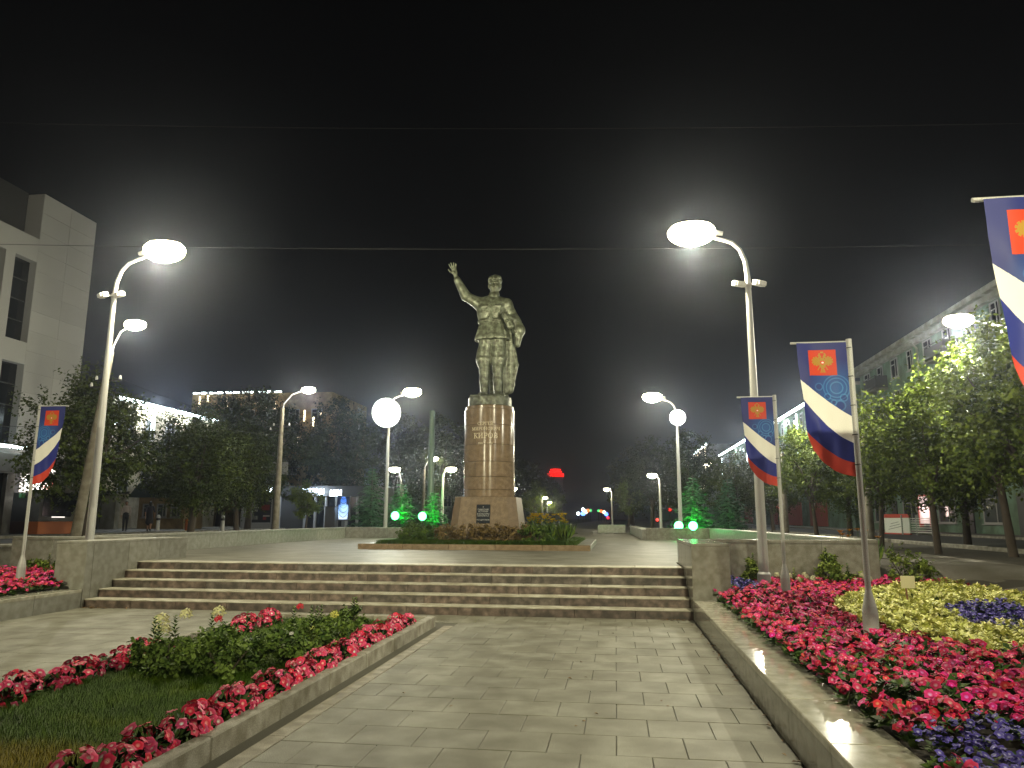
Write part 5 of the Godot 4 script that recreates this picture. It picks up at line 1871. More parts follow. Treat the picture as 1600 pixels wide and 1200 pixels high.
	part("attic_storey", att, M.dark_core, w)
	var can := MB.new()
	can.span(Vector3(20.0, 3.0, -0.3), Vector3(44.7, 3.88, 1.1), 0.02)
	part("canopy", can, M.grey_plaster, w)
	light_strip(w, Vector3(40.0, 4.15, 1.25), Vector3(44.6, 4.15, 1.25), 0.16, M.led)
	var shop := MB.new()
	shop.span(Vector3(20.0, 0, -0.4), Vector3(48.6, 3.0, -0.1))
	part("shopfront", shop, M.dark_pane, w)
	for k in 9:
		var po := MB.new()
		po.span(Vector3(22.0 + k * 3.2, 0, -0.1), Vector3(22.5 + k * 3.2, 3.0, 0.12))
		part("shop_post", po, M.grey_plaster, w)
	# lit sign, small green cross and cash machine at the foot of the white building
	var sg := thing("shop_sign", "bright white shop sign with a red round mark, low on the white building", "sign", Vector3(-28.6, 3.45, -34.0))
	var sb := MB.new()
	sb.box(Vector3.ZERO, Vector3(0.16, 1.25, 2.1), 0.02)
	part("sign_box", sb, M.lit_sign, sg)
	var sr := MB.new()
	sr.lathe([Vector2(0.0, 0.03), Vector2(0.42, 0.03), Vector2(0.42, 0.0)], Vector3(0.085, -0.1, -0.55), 20, Basis(Vector3.BACK, -PI / 2))
	part("round_mark", sr, M.red_sign, sg)
	var sx := MB.new()
	sx.box(Vector3(0.13, -0.1, -0.55), Vector3(0.02, 0.42, 0.13))
	sx.box(Vector3(0.13, -0.1, -0.55), Vector3(0.018, 0.13, 0.42))
	part("mark_cross", sx, M.lit_sign, sg)
	omni("sign_light", Vector3(-27.9, 3.3, -34.0), 3.0, Color(1, 0.97, 0.92), 0.2)
	var gc := thing("green_sign", "small green light under the bright white sign", "sign", Vector3(-28.4, 2.72, -34.5))
	var gb := MB.new()
	gb.box(Vector3.ZERO, Vector3(0.1, 0.3, 0.3), 0.02)
	part("sign_lamp", gb, M.green_led, gc)
	var atm := thing("cash_kiosk", "cash machine kiosk with an orange foot and dark screen under the left trees", "kiosk", Vector3(-27.6, 0.8, -34.6))
	atm.rotation_degrees.y = 78.0
	var kb := MB.new()
	kb.prism(PackedVector2Array([Vector2(-1.5, 0.62), Vector2(1.4, 0.62), Vector2(1.4, 2.15), Vector2(0.9, 2.15), Vector2(-1.5, 2.15)]), Transform3D.IDENTITY, 0.8)
	part("body", kb, M.grey_plaster, atm)
	var ko := MB.new()
	ko.box(Vector3(-0.05, 0.31, 0.0), Vector3(2.92, 0.6, 0.82), 0.02)
	part("orange_foot", ko, M.orange_paint, atm)
	var ks := MB.new()
	ks.prism(PackedVector2Array([Vector2(-1.35, 0.85), Vector2(0.2, 0.85), Vector2(0.75, 2.0), Vector2(-1.35, 2.0)]), Transform3D(Basis.IDENTITY, Vector3(0, 0, 0.41)), 0.04)
	part("dark_screen", ks, M.dark_pane, atm)
	var kl := MB.new()
	kl.box(Vector3(-0.5, 0.83, 0.45), Vector3(0.7, 0.04, 0.03))
	part("slot_light", kl, M.lit_sign, atm)
	# bright low building and the garlanded block behind the trees
	var br := house("bright_house", "low cream building with its upper wall washed white by roof lights, between the left trees", Vector3(-36.0, 0.7, -49.2), 90.0, 15.0, 9.6, 10.0, M.cream_plaster)
	for bay in 5:
		window(br, 1.8 + bay * 2.7, 7.6, 1.25, 1.7, M.window_frame, M.dark_pane)
		window(br, 1.8 + bay * 2.7, 3.6, 1.25, 1.7, M.window_frame, M.dark_pane)
	light_strip(br, Vector3(0, 9.5, 0.35), Vector3(15, 9.5, 0.35), 0.3, M.led)
	light_strip(br, Vector3(0.15, 9.2, 0.25), Vector3(0.15, 7.4, 0.25), 0.3, M.led)
	light_strip(br, Vector3(4.5, 9.2, 0.25), Vector3(4.5, 7.6, 0.25), 0.3, M.led)
	omni("roof_line_light", Vector3(-34.6, 9.9, -52.0), 22.0, Color(0.97, 1, 1), 0.2)
	omni("roof_line_light", Vector3(-34.6, 9.9, -57.5), 16.0, Color(0.97, 1, 1), 0.2)
	var ga := house("garland_flats", "ochre block with a dotted white light line on its roof, glimpsed over the left trees", Vector3(-48.6, 0.7, -80.0), 0.0, 17.0, 15.0, 12.0, M.ochre_plaster)
	for k in 22:
		var x := 0.3 + k * 0.5
		light_strip(ga, Vector3(x, 15.1, 0.3), Vector3(x + [0.4, 0.25, 0.45, 0.12][k % 4], 15.1, 0.3), [0.2, 0.13, 0.24, 0.12][(k * 3) % 4], M.led)
	for q in [[1.2, 14.7, 13.4], [2.2, 14.8, 14.0], [4.6, 14.6, 13.2], [8.2, 14.3, 13.6], [9.3, 13.8, 13.0], [10.4, 13.9, 13.1], [14.0, 12.9, 11.6], [15.1, 12.1, 11.0], [13.3, 10.2, 9.2], [15.9, 12.6, 12.2]]:
		light_strip(ga, Vector3(q[0], q[1], 0.4), Vector3(q[0], q[2], 0.4), 0.2, M.led_warm)
	for bay in 6:
		for row in 4:
			window(ga, 1.8 + bay * 2.7, 3.6 + row * 2.9, 1.3, 1.6, M.window_frame, M.dark_pane)
	omni("roof_line_light", Vector3(-41.5, 15.2, -78.6), 3.0, Color(1, 0.95, 0.85), 0.2)
	var dk := house("dark_house", "unlit grey building filling the gap beyond the kiosk, left of the monument", Vector3(-30.0, 0.7, -100.0), 0.0, 15.0, 11.5, 12.0, M.grey_plaster)
	for bay in 5:
		for row in 3:
			window(dk, 1.8 + bay * 2.8, 3.2 + row * 3.0, 1.3, 1.6, M.window_frame, M.dark_pane)
	# far tower with a red-lit stepped crown
	var tw := thing("red_crowned_tower", "far round tower with a glowing red stepped crown, right of the pedestal", "tower", Vector3(-27.4, 0.7, -350.0))
	var tb := MB.new()
	tb.lathe([Vector2(3.2, 0), Vector2(3.2, 20.0), Vector2(0, 20.0)], Vector3.ZERO, 20)
	part("shaft", tb, M.dark_core, tw)
	for k in 3:
		var ri := MB.new()
		var rr: float = [3.9, 2.9, 2.4][k]
		var yy: float = [20.0, 22.0, 23.0][k]
		ri.lathe([Vector2(rr * 0.6, yy - 0.2), Vector2(rr, yy), Vector2(rr, yy + [1.5, 0.6, 0.6][k]), Vector2(0, yy + [1.6, 0.7, 0.8][k])], Vector3.ZERO, 20)
		part("red_lamp_ring", ri, M.red_led, tw)

func balcony_mesh() -> ArrayMesh:
	if not window_cache.has("b"):
		var b := MB.new()
		b.span(Vector3(-1.45, 0, 0), Vector3(1.45, 0.14, 1.0))
		window_cache["b"] = b.mesh()
	return window_cache["b"]

func railing_mesh() -> ArrayMesh:
	if not window_cache.has("r"):
		var b := MB.new()
		b.span(Vector3(-1.45, 1.1, 0.92), Vector3(1.45, 1.15, 0.98))
		b.span(Vector3(-1.4, 0.3, 0.93), Vector3(1.4, 1.0, 0.96))
		for s in [-1.0, 1.0]:
			b.span(Vector3(s * 1.42 - 0.02, 0.14, 0), Vector3(s * 1.42 + 0.02, 1.12, 0.95))
		window_cache["r"] = b.mesh()
	return window_cache["r"]

# ---- people and small things ----
func person(at: Vector3, turn: float, stride: float, tones: Array[Color], label: String, skirt := false) -> void:
	var o := thing("person", label, "person", at)
	o.rotation.y = turn
	var b := Body.new(Vector3(-0.42, -0.02, -0.42), Vector3(0.42, 1.78, 0.45), 0.021)
	b.tones = tones
	for s in [-1.0, 1.0]:
		var st: float = stride * s
		var hip := Vector3(s * 0.085, 0.9, 0)
		var knee := Vector3(s * 0.09, 0.49, st * 0.13 + 0.02)
		var foot := Vector3(s * 0.09, 0.08 + maxf(0.0, -st) * 0.05, st * 0.26 - 0.02)
		b.limb(hip, knee, 0.092, 0.062, 0.03, 3)
		b.limb(knee, foot, 0.06, 0.042, 0.02, 2 if skirt else 3)
		b.limb(foot + Vector3(0, -0.035, -0.03), foot + Vector3(0, -0.045, 0.16), 0.042, 0.034, 0.02, 4)
		var sh := Vector3(s * 0.19, 1.42, 0)
		var el := Vector3(s * 0.25, 1.14, -st * 0.1 - 0.02)
		var wr := Vector3(s * 0.23, 0.9, -st * 0.2 + 0.06)
		b.limb(sh, el, 0.056, 0.044, 0.03, 1)
		b.limb(el, wr, 0.042, 0.028, 0.02, 1 if not skirt else 2)
	b.limb(Vector3(0, 0.92, 0), Vector3(0, 1.08, 0), 0.155, 0.135, 0.04, 3, false, Vector3(1, 1, 0.68))
	b.limb(Vector3(0, 1.08, 0), Vector3(0, 1.36, 0), 0.14, 0.165, 0.05, 1, false, Vector3(1, 1, 0.64))
	b.limb(Vector3(-0.15, 1.43, 0), Vector3(0.15, 1.43, 0), 0.06, 0.06, 0.05, 1)
	if skirt:
		b.limb(Vector3(0, 0.95, 0), Vector3(0, 0.55, 0), 0.16, 0.22, 0.03, 3, false, Vector3(1, 1, 0.75))
	b.limb(Vector3(0, 1.44, 0), Vector3(0, 1.56, 0.01), 0.055, 0.05, 0.02, 2)
	b.ball(Vector3(0, 1.64, 0.015), Vector3(0.077, 0.112, 0.095), 0.02, 2)
	b.ball(Vector3(0, 1.625, 0.108), Vector3(0.014, 0.022, 0.018), 0.012, 2)
	b.limb(Vector3(-0.018, 1.585, 0.096), Vector3(0.018, 1.585, 0.096), 0.007, 0.007, 0.008, 2)
	for s in [-1.0, 1.0]:
		b.ball(Vector3(s * 0.03, 1.648, 0.1), Vector3(0.014, 0.009, 0.008), 0.006, 0)
		b.ball(Vector3(s * 0.078, 1.635, 0.01), Vector3(0.012, 0.028, 0.018), 0.008, 2)
	b.ball(Vector3(0, 1.69, -0.02), Vector3(0.087, 0.085, 0.1), 0.012, 0)
	b.ball(Vector3(0, 1.63, -0.05), Vector3(0.08, 0.1 + (0.06 if skirt else 0.0), 0.07), 0.02, 0)
	var m := MB.new()
	b.into(m)
	for s in [-1.0, 1.0]:
		var st: float = stride * s
		hand(m, Vector3(s * 0.23, 0.88, -st * 0.2 + 0.065), Vector3(0, -1, 0.15), Vector3(-s, 0, 0.2), Vector3(-s * 0.3, 0, 1), 0.17, 0.35, 0.2, 0.011, [tones[2]] as Array[Color])
	part("body", m, M.person, o)

func small_things() -> void:
	var dark := Color(0.02, 0.02, 0.022)
	var skin := Color(0.38, 0.22, 0.15)
	person(Vector3(-30.4, 0.81, -34.6), 0.9, 0.8, [dark, Color(0.55, 0.55, 0.52), skin, Color(0.03, 0.03, 0.035), dark] as Array[Color], "person in a white top and dark trousers walking at the left edge")
	person(Vector3(-29.0, 0.81, -34.9), 2.4, 0.6, [dark, Color(0.03, 0.03, 0.035), skin, Color(0.025, 0.025, 0.03), dark] as Array[Color], "person in dark clothes behind the pole of the left banner")
	person(Vector3(-29.2, 0.81, -42.0), 0.5, 0.2, [dark, Color(0.5, 0.42, 0.38), skin, Color(0.02, 0.02, 0.022), dark] as Array[Color], "person in a pale top standing by the lit doorway under the left trees")
	person(Vector3(-27.9, 0.81, -42.4), 3.6, 0.5, [dark, Color(0.03, 0.03, 0.04), skin, Color(0.02, 0.02, 0.025), dark] as Array[Color], "person all in black just right of the one in a pale top", true)
	# pale doorway and dark stall behind them
	var st := thing("market_stall", "dark stall with a pale door, under the trees behind the left lamp post", "stall", Vector3(-37.5, 0.75, -48.0))
	for q in [[Vector3(0.0, 0, -0.9), Vector3(2.1, 2.5, 0.0), "stall_body", M.grey_plaster], [Vector3(0.3, 0.9, 0.0), Vector3(1.8, 2.2, 0.06), "poster_panel", M.red_shop], [Vector3(2.2, 0, -0.5), Vector3(3.3, 2.5, 0.0), "pale_door", M.pale_plaster], [Vector3(-0.2, 2.5, -1.1), Vector3(3.5, 2.65, 0.35), "flat_roof", M.dark_core]]:
		var b := MB.new()
		b.span(q[0], q[1], 0.01)
		part(q[2], b, q[3], st)
	var pv := thing("kiosk", "small kiosk with a sloping green roof and pale windows behind the left lawn", "kiosk", Vector3(-34.5, 0.75, -51.0))
	var pb := MB.new()
	pb.span(Vector3(0, 0, -2.5), Vector3(3.6, 2.3, 0))
	part("body", pb, M.ochre_plaster, pv)
	var pr := MB.new()
	pr.prism(PackedVector2Array([Vector2(-0.6, 2.3), Vector2(4.2, 2.3), Vector2(3.4, 3.15), Vector2(0.2, 3.3)]), Transform3D(Basis.IDENTITY, Vector3(0, 0, -1.2)), 3.4)
	part("roof", pr, M.green_metal, pv)
	for k in 3:
		window(pv, 0.75 + k * 1.1, 1.35, 0.8, 1.0, M.window_frame, M.shop_pane)
	# poster column, lit signs and the glazed pavilion
	var pc := thing("poster_stand", "grey framed stand holding a dark poster with pale lines and a red picture", "poster stand", Vector3(-27.0, 0.75, -55.0))
	var fr := MB.new()
	for s in [-1.0, 1.0]:
		fr.box(Vector3(s * 1.2, 1.35, 0), Vector3(0.5, 2.7, 0.7), 0.04)
	fr.box(Vector3(0, 2.5, 0), Vector3(1.9, 0.4, 0.7), 0.03)
	fr.box(Vector3(0, 0.25, 0), Vector3(1.9, 0.5, 0.66), 0.03)
	part("frame", fr, M.grey_paint, pc)
	var im := Image.create(96, 128, false, Image.FORMAT_RGB8)
	im.fill(Color(0.1, 0.11, 0.13))
	for l in [[8, 14, 40, 10], [8, 30, 32, 8], [6, 44, 38, 6], [8, 58, 32, 12], [8, 92, 16, 20], [28, 92, 14, 20], [82, 8, 8, 10]]:
		im.fill_rect(Rect2i(l[0], l[1], l[2], l[3]), Color(0.55, 0.55, 0.52))
		for k in range(l[0] + 3, l[0] + l[2], 7):
			im.fill_rect(Rect2i(k, l[1], 2, l[3]), Color(0.16, 0.17, 0.19))
	im.fill_rect(Rect2i(52, 32, 36, 30), Color(0.42, 0.1, 0.07))
	im.fill_rect(Rect2i(62, 88, 28, 8), Color(0.6, 0.58, 0.55))
	im.fill_rect(Rect2i(62, 98, 14, 16), Color(0.5, 0.12, 0.09))
	var pm := StandardMaterial3D.new()
	pm.albedo_texture = ImageTexture.create_from_image(im)
	pm.roughness = 0.3
	var po := MB.new()
	po.quad(Vector3(-0.95, 0.5, 0.2), Vector3(0.95, 0.5, 0.2), Vector3(0.95, 2.3, 0.2), Vector3(-0.95, 2.3, 0.2), Vector3.BACK)
	part("poster", po, pm, pc)
	var pv2 := thing("glazed_pavilion", "low dark glazed pavilion with lit white signs on its roof edge, beside the poster stand", "pavilion", Vector3(-29.6, 0.75, -57.0))
	var gb := MB.new()
	gb.span(Vector3(0, 2.55, -5.0), Vector3(11.0, 3.35, 0.3))
	gb.span(Vector3(0, 0, -5.0), Vector3(11.0, 2.55, -0.3))
	part("body", gb, M.dark_core, pv2)
	for k in 7:
		var ps := MB.new()
		ps.span(Vector3(5.2 + k * 0.86, 0, -0.1), Vector3(5.36 + k * 0.86, 2.55, 0.1))
		part("post", ps, M.grey_paint, pv2)
		if k < 6:
			var gp := MB.new()
			gp.span(Vector3(5.36 + k * 0.86, 0.1, -0.2), Vector3(6.06 + k * 0.86, 2.5, -0.16))
			part("pane", gp, M.dark_pane, pv2)
	for q in [[1.65, 2.65, 0], [5.15, 6.3, 1], [6.35, 7.05, 2], [7.45, 8.35, 3]]:
		var s := MB.new()
		var y: float = 2.72 - 0.06 * q[2]
		if q[2] == 0:
			s.span(Vector3(q[0], y, 0.3), Vector3(q[1], y + 0.55, 0.42), 0.03)
		else:
			var x: float = q[0]
			while x < q[1] - 0.1:
				s.span(Vector3(x, y, 0.3), Vector3(x + 0.07, y + 0.5, 0.4))
				s.span(Vector3(x + 0.07, y + 0.02 + 0.18 * fmod(x * 7.0, 2.0), 0.3), Vector3(x + 0.22, y + 0.12 + 0.18 * fmod(x * 7.0, 2.0), 0.4))
				s.span(Vector3(x + 0.21, y, 0.3), Vector3(x + 0.27, y + 0.5, 0.4))
				x += 0.31
		part("lit_sign", s, M.led_blue, pv2)
	omni("sign_light", Vector3(-23.2, 3.7, -55.7), 5.0, Color(0.85, 0.93, 1), 0.2)
	omni("sign_light", Vector3(-27.4, 3.8, -55.9), 3.0, Color(0.85, 0.93, 1), 0.2)
	var bb := thing("billboard", "blank grey billboard seen from behind on the concrete lamp pole", "billboard", Vector3(-23.7, 4.6, -50.0))
	var bd := MB.new()
	bd.span(Vector3(-0.95, 0, -0.06), Vector3(0.95, 0.88, 0.06), 0.02)
	part("board", bd, M.grey_paint, bb)
	var bp := MB.new()
	bp.tube([Vector3(0, -3.9, -0.12), Vector3(0, 0.7, -0.12)], [0.07, 0.07], 8)
	part("post", bp, M.dark_metal, bb)
	# backlit advertising panel with a pale blue picture, and the bin beside it
	var cl := thing("light_panel", "backlit advertising panel glowing pale blue beside the dark bin", "advertising panel", Vector3(-18.55, 0.75, -50.0))
	var ci := Image.create(64, 96, false, Image.FORMAT_RGB8)
	for y in 96:
		for x in 64:
			var u := (x - 32) / 32.0
			var v := y / 96.0
			var half := 0.28 + 0.25 * sin(v * 7.0) if v < 0.35 else 0.85 - 0.25 * absf(v - 0.65)
			var c := Color(0.03, 0.06, 0.16)
			if absf(u) < half:
				c = Color(0.25, 0.45, 0.8).lerp(Color(0.8, 0.9, 1.0), clampf(v * 1.3 - 0.2, 0, 1))
				if absf(fmod(v * 5.0 + u * u * 1.5, 1.0) - 0.5) < 0.06:
					c = c.darkened(0.6)
			ci.set_pixel(x, y, c)
	var cm := StandardMaterial3D.new()
	cm.albedo_color = Color(0.1, 0.1, 0.1)
	cm.emission_enabled = true
	cm.emission_texture = ImageTexture.create_from_image(ci)
	cm.emission = Color.BLACK
	cm.emission_energy_multiplier = 1.3
	cm.roughness = 0.2
	var cf := MB.new()
	cf.box(Vector3(0, 1.55, 0), Vector3(0.95, 1.7, 0.16), 0.03)
	cf.box(Vector3(0, 0.35, 0), Vector3(0.2, 0.7, 0.12))
	part("frame", cf, M.dark_metal, cl)
	var cq := MB.new()
	cq.quad(Vector3(-0.42, 0.78, 0.083), Vector3(0.42, 0.78, 0.083), Vector3(0.42, 2.32, 0.083), Vector3(-0.42, 2.32, 0.083), Vector3.BACK)
	part("lit_screen", cq, cm, cl)
	omni("panel_light", Vector3(-18.55, 2.3, -49.6), 1.2, Color(0.7, 0.85, 1), 0.3)
	var bn := thing("utility_box", "dark upright box left of the glowing blue panel", "box", Vector3(-19.3, 0.75, -49.8))
	var bq := MB.new()
	bq.box(Vector3(0, 0.8, 0), Vector3(0.75, 1.6, 0.6), 0.03)
	part("body", bq, M.dark_metal, bn)
	var bt := MB.new()
	bt.box(Vector3(0, 1.62, 0), Vector3(0.82, 0.06, 0.68), 0.02)
	part("lid", bt, M.dark_metal, bn)
	# dead leaves blown into the corners of the steps and along the ledge
	var fr2 := RandomNumberGenerator.new()
	fr2.seed = 77
	var fl := MB.new()
	fl.tinted = true
	for k in 150:
		var p := Vector3(1.2 - absf(fr2.randfn(0.0, 0.25)), 0.006, -13.05 + absf(fr2.randfn(0.0, 0.06)))
		if k % 3 == 1:
			p = Vector3(-9.75 + absf(fr2.randfn(0.0, 0.35)), 0.006, -13.05 + absf(fr2.randfn(0.0, 0.07)))
		elif k % 3 == 2:
			p = Vector3(1.22 - absf(fr2.randfn(0.0, 0.04)), 0.006, fr2.randf_range(-12.5, -4.0))
		elif k % 9 == 0:
			p = Vector3(fr2.randf_range(-2.4, 1.1), 0.006, fr2.randf_range(-12.5, -4.5))
		var d := rdir(fr2)
		d.y = 0.12
		fl.tint = Color(0.06, 0.03, 0.012).lerp(Color(0.22, 0.13, 0.05), fr2.randf())
		leaf(fl, p, d.normalized(), Vector3.UP, fr2.randf_range(0.025, 0.055), 0.028, Vector3.UP, 0.2)
	tag(part("fallen_leaves", fl, M.leaf), "scatter of dead brown leaves in the corners of the steps and along the ledge", "leaves", "", "stuff")
	# bollards and an orange bin by the left road
	for q in [[Vector3(-29.0, 0.72, -45.0), "white stone bollard by the kerb of the left street, left one of two"], [Vector3(-24.6, 0.72, -45.0), "white stone bollard nearer to the poster stand"]]:
		var bo := thing("bollard", q[1], "bollard", q[0], "white bollards")
		var bm := MB.new()
		bm.lathe([Vector2(0.16, 0), Vector2(0.16, 0.06), Vector2(0.12, 0.1), Vector2(0.11, 0.95), Vector2(0.08, 1.05), Vector2(0, 1.08)], Vector3.ZERO, 14)
		part("post", bm, M.white_paint, bo)
		var br := MB.new()
		br.lathe([Vector2(0.122, 0.72), Vector2(0.122, 0.86)], Vector3.ZERO, 14)
		part("band", br, M.dark_metal, bo)
	var ob := thing("litter_bin", "rusty orange litter bin beside the bare post on the left street", "bin", Vector3(-26.9, 0.72, -45.0))
	var om := MB.new()
	om.lathe([Vector2(0.0, 0.02), Vector2(0.2, 0.02), Vector2(0.26, 0.8), Vector2(0.24, 0.8), Vector2(0.22, 0.72), Vector2(0, 0.72)], Vector3.ZERO, 14)
	part("drum", om, M.orange_paint, ob)
	var op := MB.new()
	op.tube([Vector3(0.33, 0, 0), Vector3(0.33, 2.4, 0)], [0.035, 0.03], 7)
	part("post", op, M.galvanised, ob)
	# the green column left of the pedestal
	var col := thing("green_column", "tall slim green column with a square base behind the left spruces", "column", Vector3(-9.95, 0.75, -40.0))
	var cc := MB.new()
	cc.tube([Vector3(0, 0.6, 0), Vector3(0, 6.75, 0)], [0.19, 0.15], 12)
	part("shaft", cc, M.green_metal, col)
	var cb := MB.new()
	cb.box(Vector3(0, 0.3, 0), Vector3(0.6, 0.6, 0.6), 0.03)
	part("base", cb, M.granite_matt[0], col)
	# green floodlights in front of the spruces
	for q in [[Vector3(-9.85, 1.22, -33.15), "left of the two green floodlights under the left spruces"], [Vector3(-8.55, 1.2, -33.0), "green floodlight nearer to the pedestal, under the left spruces"], [Vector3(2.66, 1.25, -33.15), "green floodlight at the foot of the right far lamp post"], [Vector3(3.25, 1.25, -33.05), "rightmost green floodlight on the dark terrace wall"]]:
		var gf := thing("green_floodlight", q[1], "floodlight", q[0], "green floodlights")
		var y: float = 0.52 if q[0].x < 0.0 else 0.1
		var gh := MB.new()
		gh.lathe([Vector2(0, -0.12), Vector2(0.1, -0.1), Vector2(0.2, 0.0), Vector2(0.21, 0.05), Vector2(0.19, 0.05)], Vector3(0, y, 0), 16, Basis(Vector3.RIGHT, PI / 2))
		part("housing", gh, M.dark_metal, gf)
		var gs := MB.new()
		gs.tube([Vector3(0, -0.02, -0.05), Vector3(0, y, -0.06)], [0.02, 0.02], 6)
		part("stake", gs, M.dark_metal, gf)
		var gl := MB.new()
		gl.ellipsoid(Vector3(0, y, 0.03), Vector3(0.19, 0.19, 0.06), 16, 8)
		part("green_lens", gl, M.green_white, gf)
		omni("green_light", q[0] + Vector3(0, y + 0.02, 0.18), 0.18, Color(0.0, 1.0, 0.28), 0.1)
		var from: Vector3 = q[0] + Vector3(0.0 if q[0].x < 0.0 else (0.5 if q[0].x < 3.0 else 0.2), y + 0.05, -0.75)
		spot("green_beam", from, from + Vector3(0.05, 0.55, -1.0), 17.0, Color(0.0, 1.0, 0.3), 55.0, 0.1, 0.5)
	# far coloured lights at the end of the avenue
	for q in [[-9.75, 2.87, 0, 0.42], [-8.57, 2.87, 1, 0.6], [-8.48, 3.92, 0, 0.42], [-7.93, 3.37, 2, 0.55], [-7.22, 3.66, 3, 0.42], [-6.6, 3.71, 4, 0.36], [-4.46, 3.63, 4, 0.36], [-3.71, 3.5, 3, 0.4], [-3.09, 3.3, 2, 0.45], [-2.44, 2.72, 1, 0.5], [-2.02, 1.81, 5, 0.42]]:
		var kind: int = q[2]
		var cn: String = ["white", "blue", "cream", "orange", "green", "red"][kind]
		far_light(Vector3(q[0], 0.72, -200.0 - 2.0 * (kind % 3)), q[1] - 0.7, q[3], [M.led, M.led_azure, M.led_warm, M.orange_led, M.green_led, M.red_led][kind], "tiny far %s street light at the vanishing end of the avenue, %s side" % [cn, "left" if q[0] < -5.5 else "right"] + (", lower one" if q[1] < 3.0 and kind == 0 else ""))
	for q in [[Vector3(5.6, 0.72, -80.0), 1.85, "red signal lamp between the right avenue lamp and the spruce"], [Vector3(4.27, 0.72, -80.0), 0.8, "small low red lamp just right of the right avenue lamp"], [Vector3(16.4, 0.72, -80.0), 2.1, "red lamp beside the pole of the smallest right banner"], [Vector3(-31.3, 0.72, -70.0), 0.65, "small red lamp low in front of the glazed pavilion"]]:
		far_light(q[0], q[1], 0.17, M.red_led, q[2])
	# the name plate stuck into the flowers
	var sp := thing("plant_sign", "small cream notice plate on a brown stake among the yellow plants", "sign", Vector3(4.05, 0.33, -11.5))
	var sk := MB.new()
	sk.box(Vector3(0.0, 0.12, -0.02), Vector3(0.022, 0.5, 0.016), 0.002, Basis(Vector3.BACK, 0.06))
	part("stake", sk, M.brown_paint, sp)
	var spl := MB.new()
	spl.box(Vector3(0.01, 0.45, 0), Vector3(0.19, 0.17, 0.01), 0.003)
	part("plate", spl, M.cream_plate, sp)
	# red and white shop board and the railing across the right-hand street
	var rb := thing("shop_board", "white board with red bands at top and foot, across the right-hand street", "sign board", Vector3(18.0, 0.75, -51.9))
	rb.rotation_degrees.y = -74.0
	var r1 := MB.new()
	r1.box(Vector3(0, 0.5, 0), Vector3(2.5, 1.0, 0.1), 0.01)
	part("white_board", r1, M.white_paint, rb)
	for y in [-0.08, 1.12]:
		var r2 := MB.new()
		r2.box(Vector3(0, y, 0.01), Vector3(2.56, 0.24, 0.14), 0.01)
		part("red_band", r2, M.red_paint, rb)
	var r3 := MB.new()
	for k in 3:
		r3.box(Vector3(-0.2, 0.36 + k * 0.16, 0.056), Vector3(1.3 - 0.25 * k, 0.035, 0.012), 0.0, Basis(Vector3.BACK, 0.16))
	part("brush_lines", r3, M.grey_paint, rb)
	var rl := thing("railing", "metal railing with pale bars in front of the shops on the right", "railing", Vector3(18.2, 0.72, -49.3))
	rl.rotation_degrees.y = -70.0
	for k in 7:
		var bar := MB.new()
		bar.box(Vector3(0, 0.15 + k * 0.14, 0), Vector3(2.6, 0.035, 0.035))
		part("bar", bar, M.white_paint, rl)
	for x in [-1.25, 0.0, 1.25]:
		var ps := MB.new()
		ps.tube([Vector3(x, -0.05, 0), Vector3(x, 1.2, 0)], [0.045, 0.045], 8)
		part("post", ps, M.galvanised, rl)
	var lw := thing("lit_shop_window", "narrow pinkish lit shop window seen through the right trees", "window", Vector3(21.5, 0.75, -56.6))
	var lb := MB.new()
	lb.span(Vector3(0, 0.6, -0.9), Vector3(0.2, 2.5, 0.9))
	part("lit_pane", lb, M.pink_lit, lw)
	var lf := MB.new()
	for s in [-1.0, 1.0]:
		lf.span(Vector3(-0.04, 0.4, s * 0.95 - 0.06), Vector3(0.24, 2.6, s * 0.95 + 0.06))
	lf.span(Vector3(-0.04, 2.5, -1.0), Vector3(0.24, 2.62, 1.0))
	part("frame", lf, M.red_paint, lw)
	omni("window_light", Vector3(21.2, 2.2, -56.6), 1.5, Color(1, 0.85, 0.8), 0.4)
	# dome camera on the pole of the cut banner
	var dc := thing("dome_camera", "white dome camera on a short arm at the right edge", "camera", Vector3(2.7, 2.52, -4.62))
	var da := MB.new()
	da.tube([Vector3(0.05, 0.12, 0.03), Vector3(-0.1, 0.14, 0.0), Vector3(-0.3, 0.1, -0.02)], [0.012, 0.012, 0.012], 6)
	part("arm", da, M.white_paint, dc)
	var dd := MB.new()
	dd.lathe([Vector2(0.02, 0.1), Vector2(0.03, 0.06), Vector2(0.045, 0.03), Vector2(0.045, 0.0)], Vector3(-0.3, 0.0, -0.02), 14)
	dd.ellipsoid(Vector3(-0.3, 0.0, -0.02), Vector3(0.042, 0.045, 0.042), 14, 6, Basis.IDENTITY, PI * 0.5, PI)
	part("dome", dd, M.white_paint, dc)
	wires()

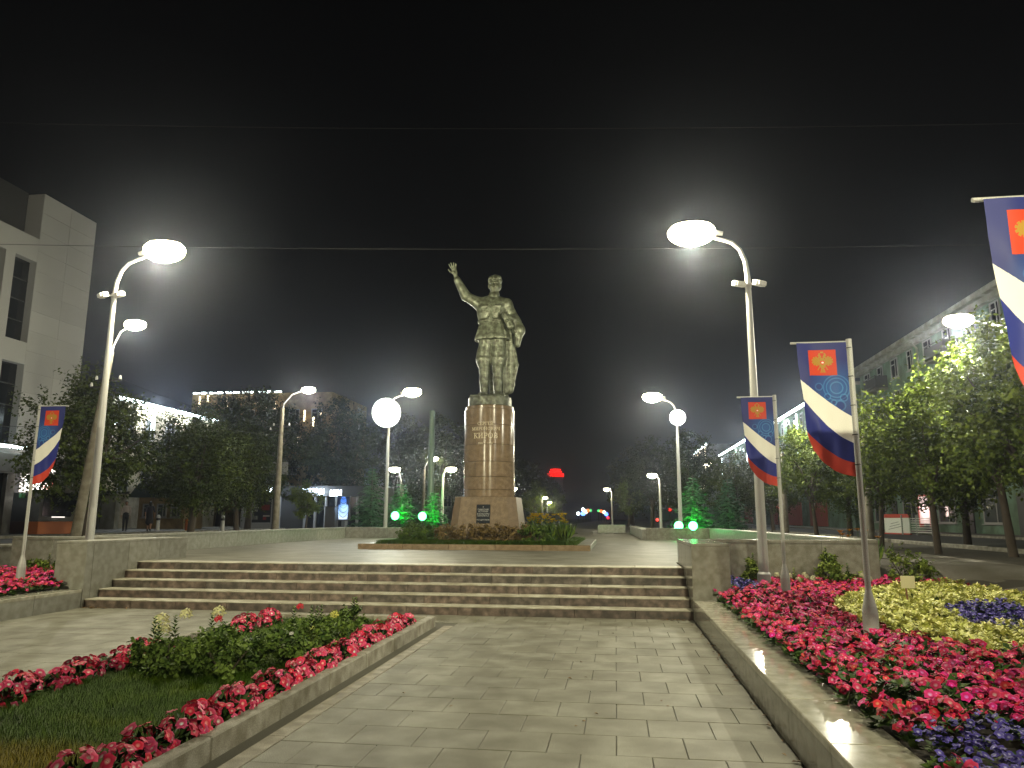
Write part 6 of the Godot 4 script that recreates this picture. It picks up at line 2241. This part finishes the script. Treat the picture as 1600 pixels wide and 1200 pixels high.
func far_light(at: Vector3, high: float, rad: float, m: Material, label: String) -> void:
	var o := thing("signal_lamp", label, "lamp", at, "far coloured lamps")
	var p := MB.new()
	p.tube([Vector3(0, -0.1, 0), Vector3(0, high, 0)], [0.06, 0.05], 6)
	part("post", p, M.dark_metal, o)
	var l := MB.new()
	l.ellipsoid(Vector3(0, high, 0), Vector3.ONE * rad, 10, 8)
	part("lamp_globe", l, m, o)

func wires() -> void:
	for q in [[Vector3(-29.0, 14.75, -19.0), Vector3(22.0, 12.4, -21.5), 0.5, "highest overhead wire crossing the whole night sky"], [Vector3(-29.0, 10.5, -19.0), Vector3(22.0, 9.0, -21.5), 0.45, "lower overhead wire crossing behind the statue's raised hand"], [Vector3(-16.7, 6.4, -22.0), Vector3(-16.8, 6.3, -36.0), 0.35, "wire between the two left concrete poles, upper one"], [Vector3(-16.7, 5.9, -22.0), Vector3(-16.8, 5.8, -36.0), 0.4, "wire between the two left concrete poles, lower one"], [Vector3(-16.6, 4.4, -22.0), Vector3(-29.0, 5.6, -20.0), 0.2, "service wire from the leaning pole to the white building"], [Vector3(-16.8, 5.6, -36.0), Vector3(-13.0, 4.6, -45.0), 0.3, "wire from the tall concrete pole to the short one"], [Vector3(-16.8, 6.2, -36.0), Vector3(-36.0, 8.0, -50.0), 0.5, "wire from the concrete pole back to the bright house"], [Vector3(-16.8, 5.0, -36.0), Vector3(-34.0, 4.6, -50.0), 0.5, "low wire through the left trees"], [Vector3(10.9, 4.6, -34.0), Vector3(22.0, 7.5, -46.0), 0.2, "service wire from the right concrete pole to the green flats"], [Vector3(10.9, 5.0, -20.0), Vector3(10.9, 4.8, -34.0), 0.3, "wire between the right concrete poles"]]:
		var a: Vector3 = q[0]
		var b: Vector3 = q[1]
		var pts := []
		for k in 25:
			var t := k / 24.0
			pts.append(a.lerp(b, t) - Vector3(0, q[2] * 4.0 * t * (1.0 - t), 0))
		var m := MB.new()
		m.tube(pts, [0.007], 5)
		tag(part("overhead_wire", m, M.wire), q[3], "wire", "overhead wires")
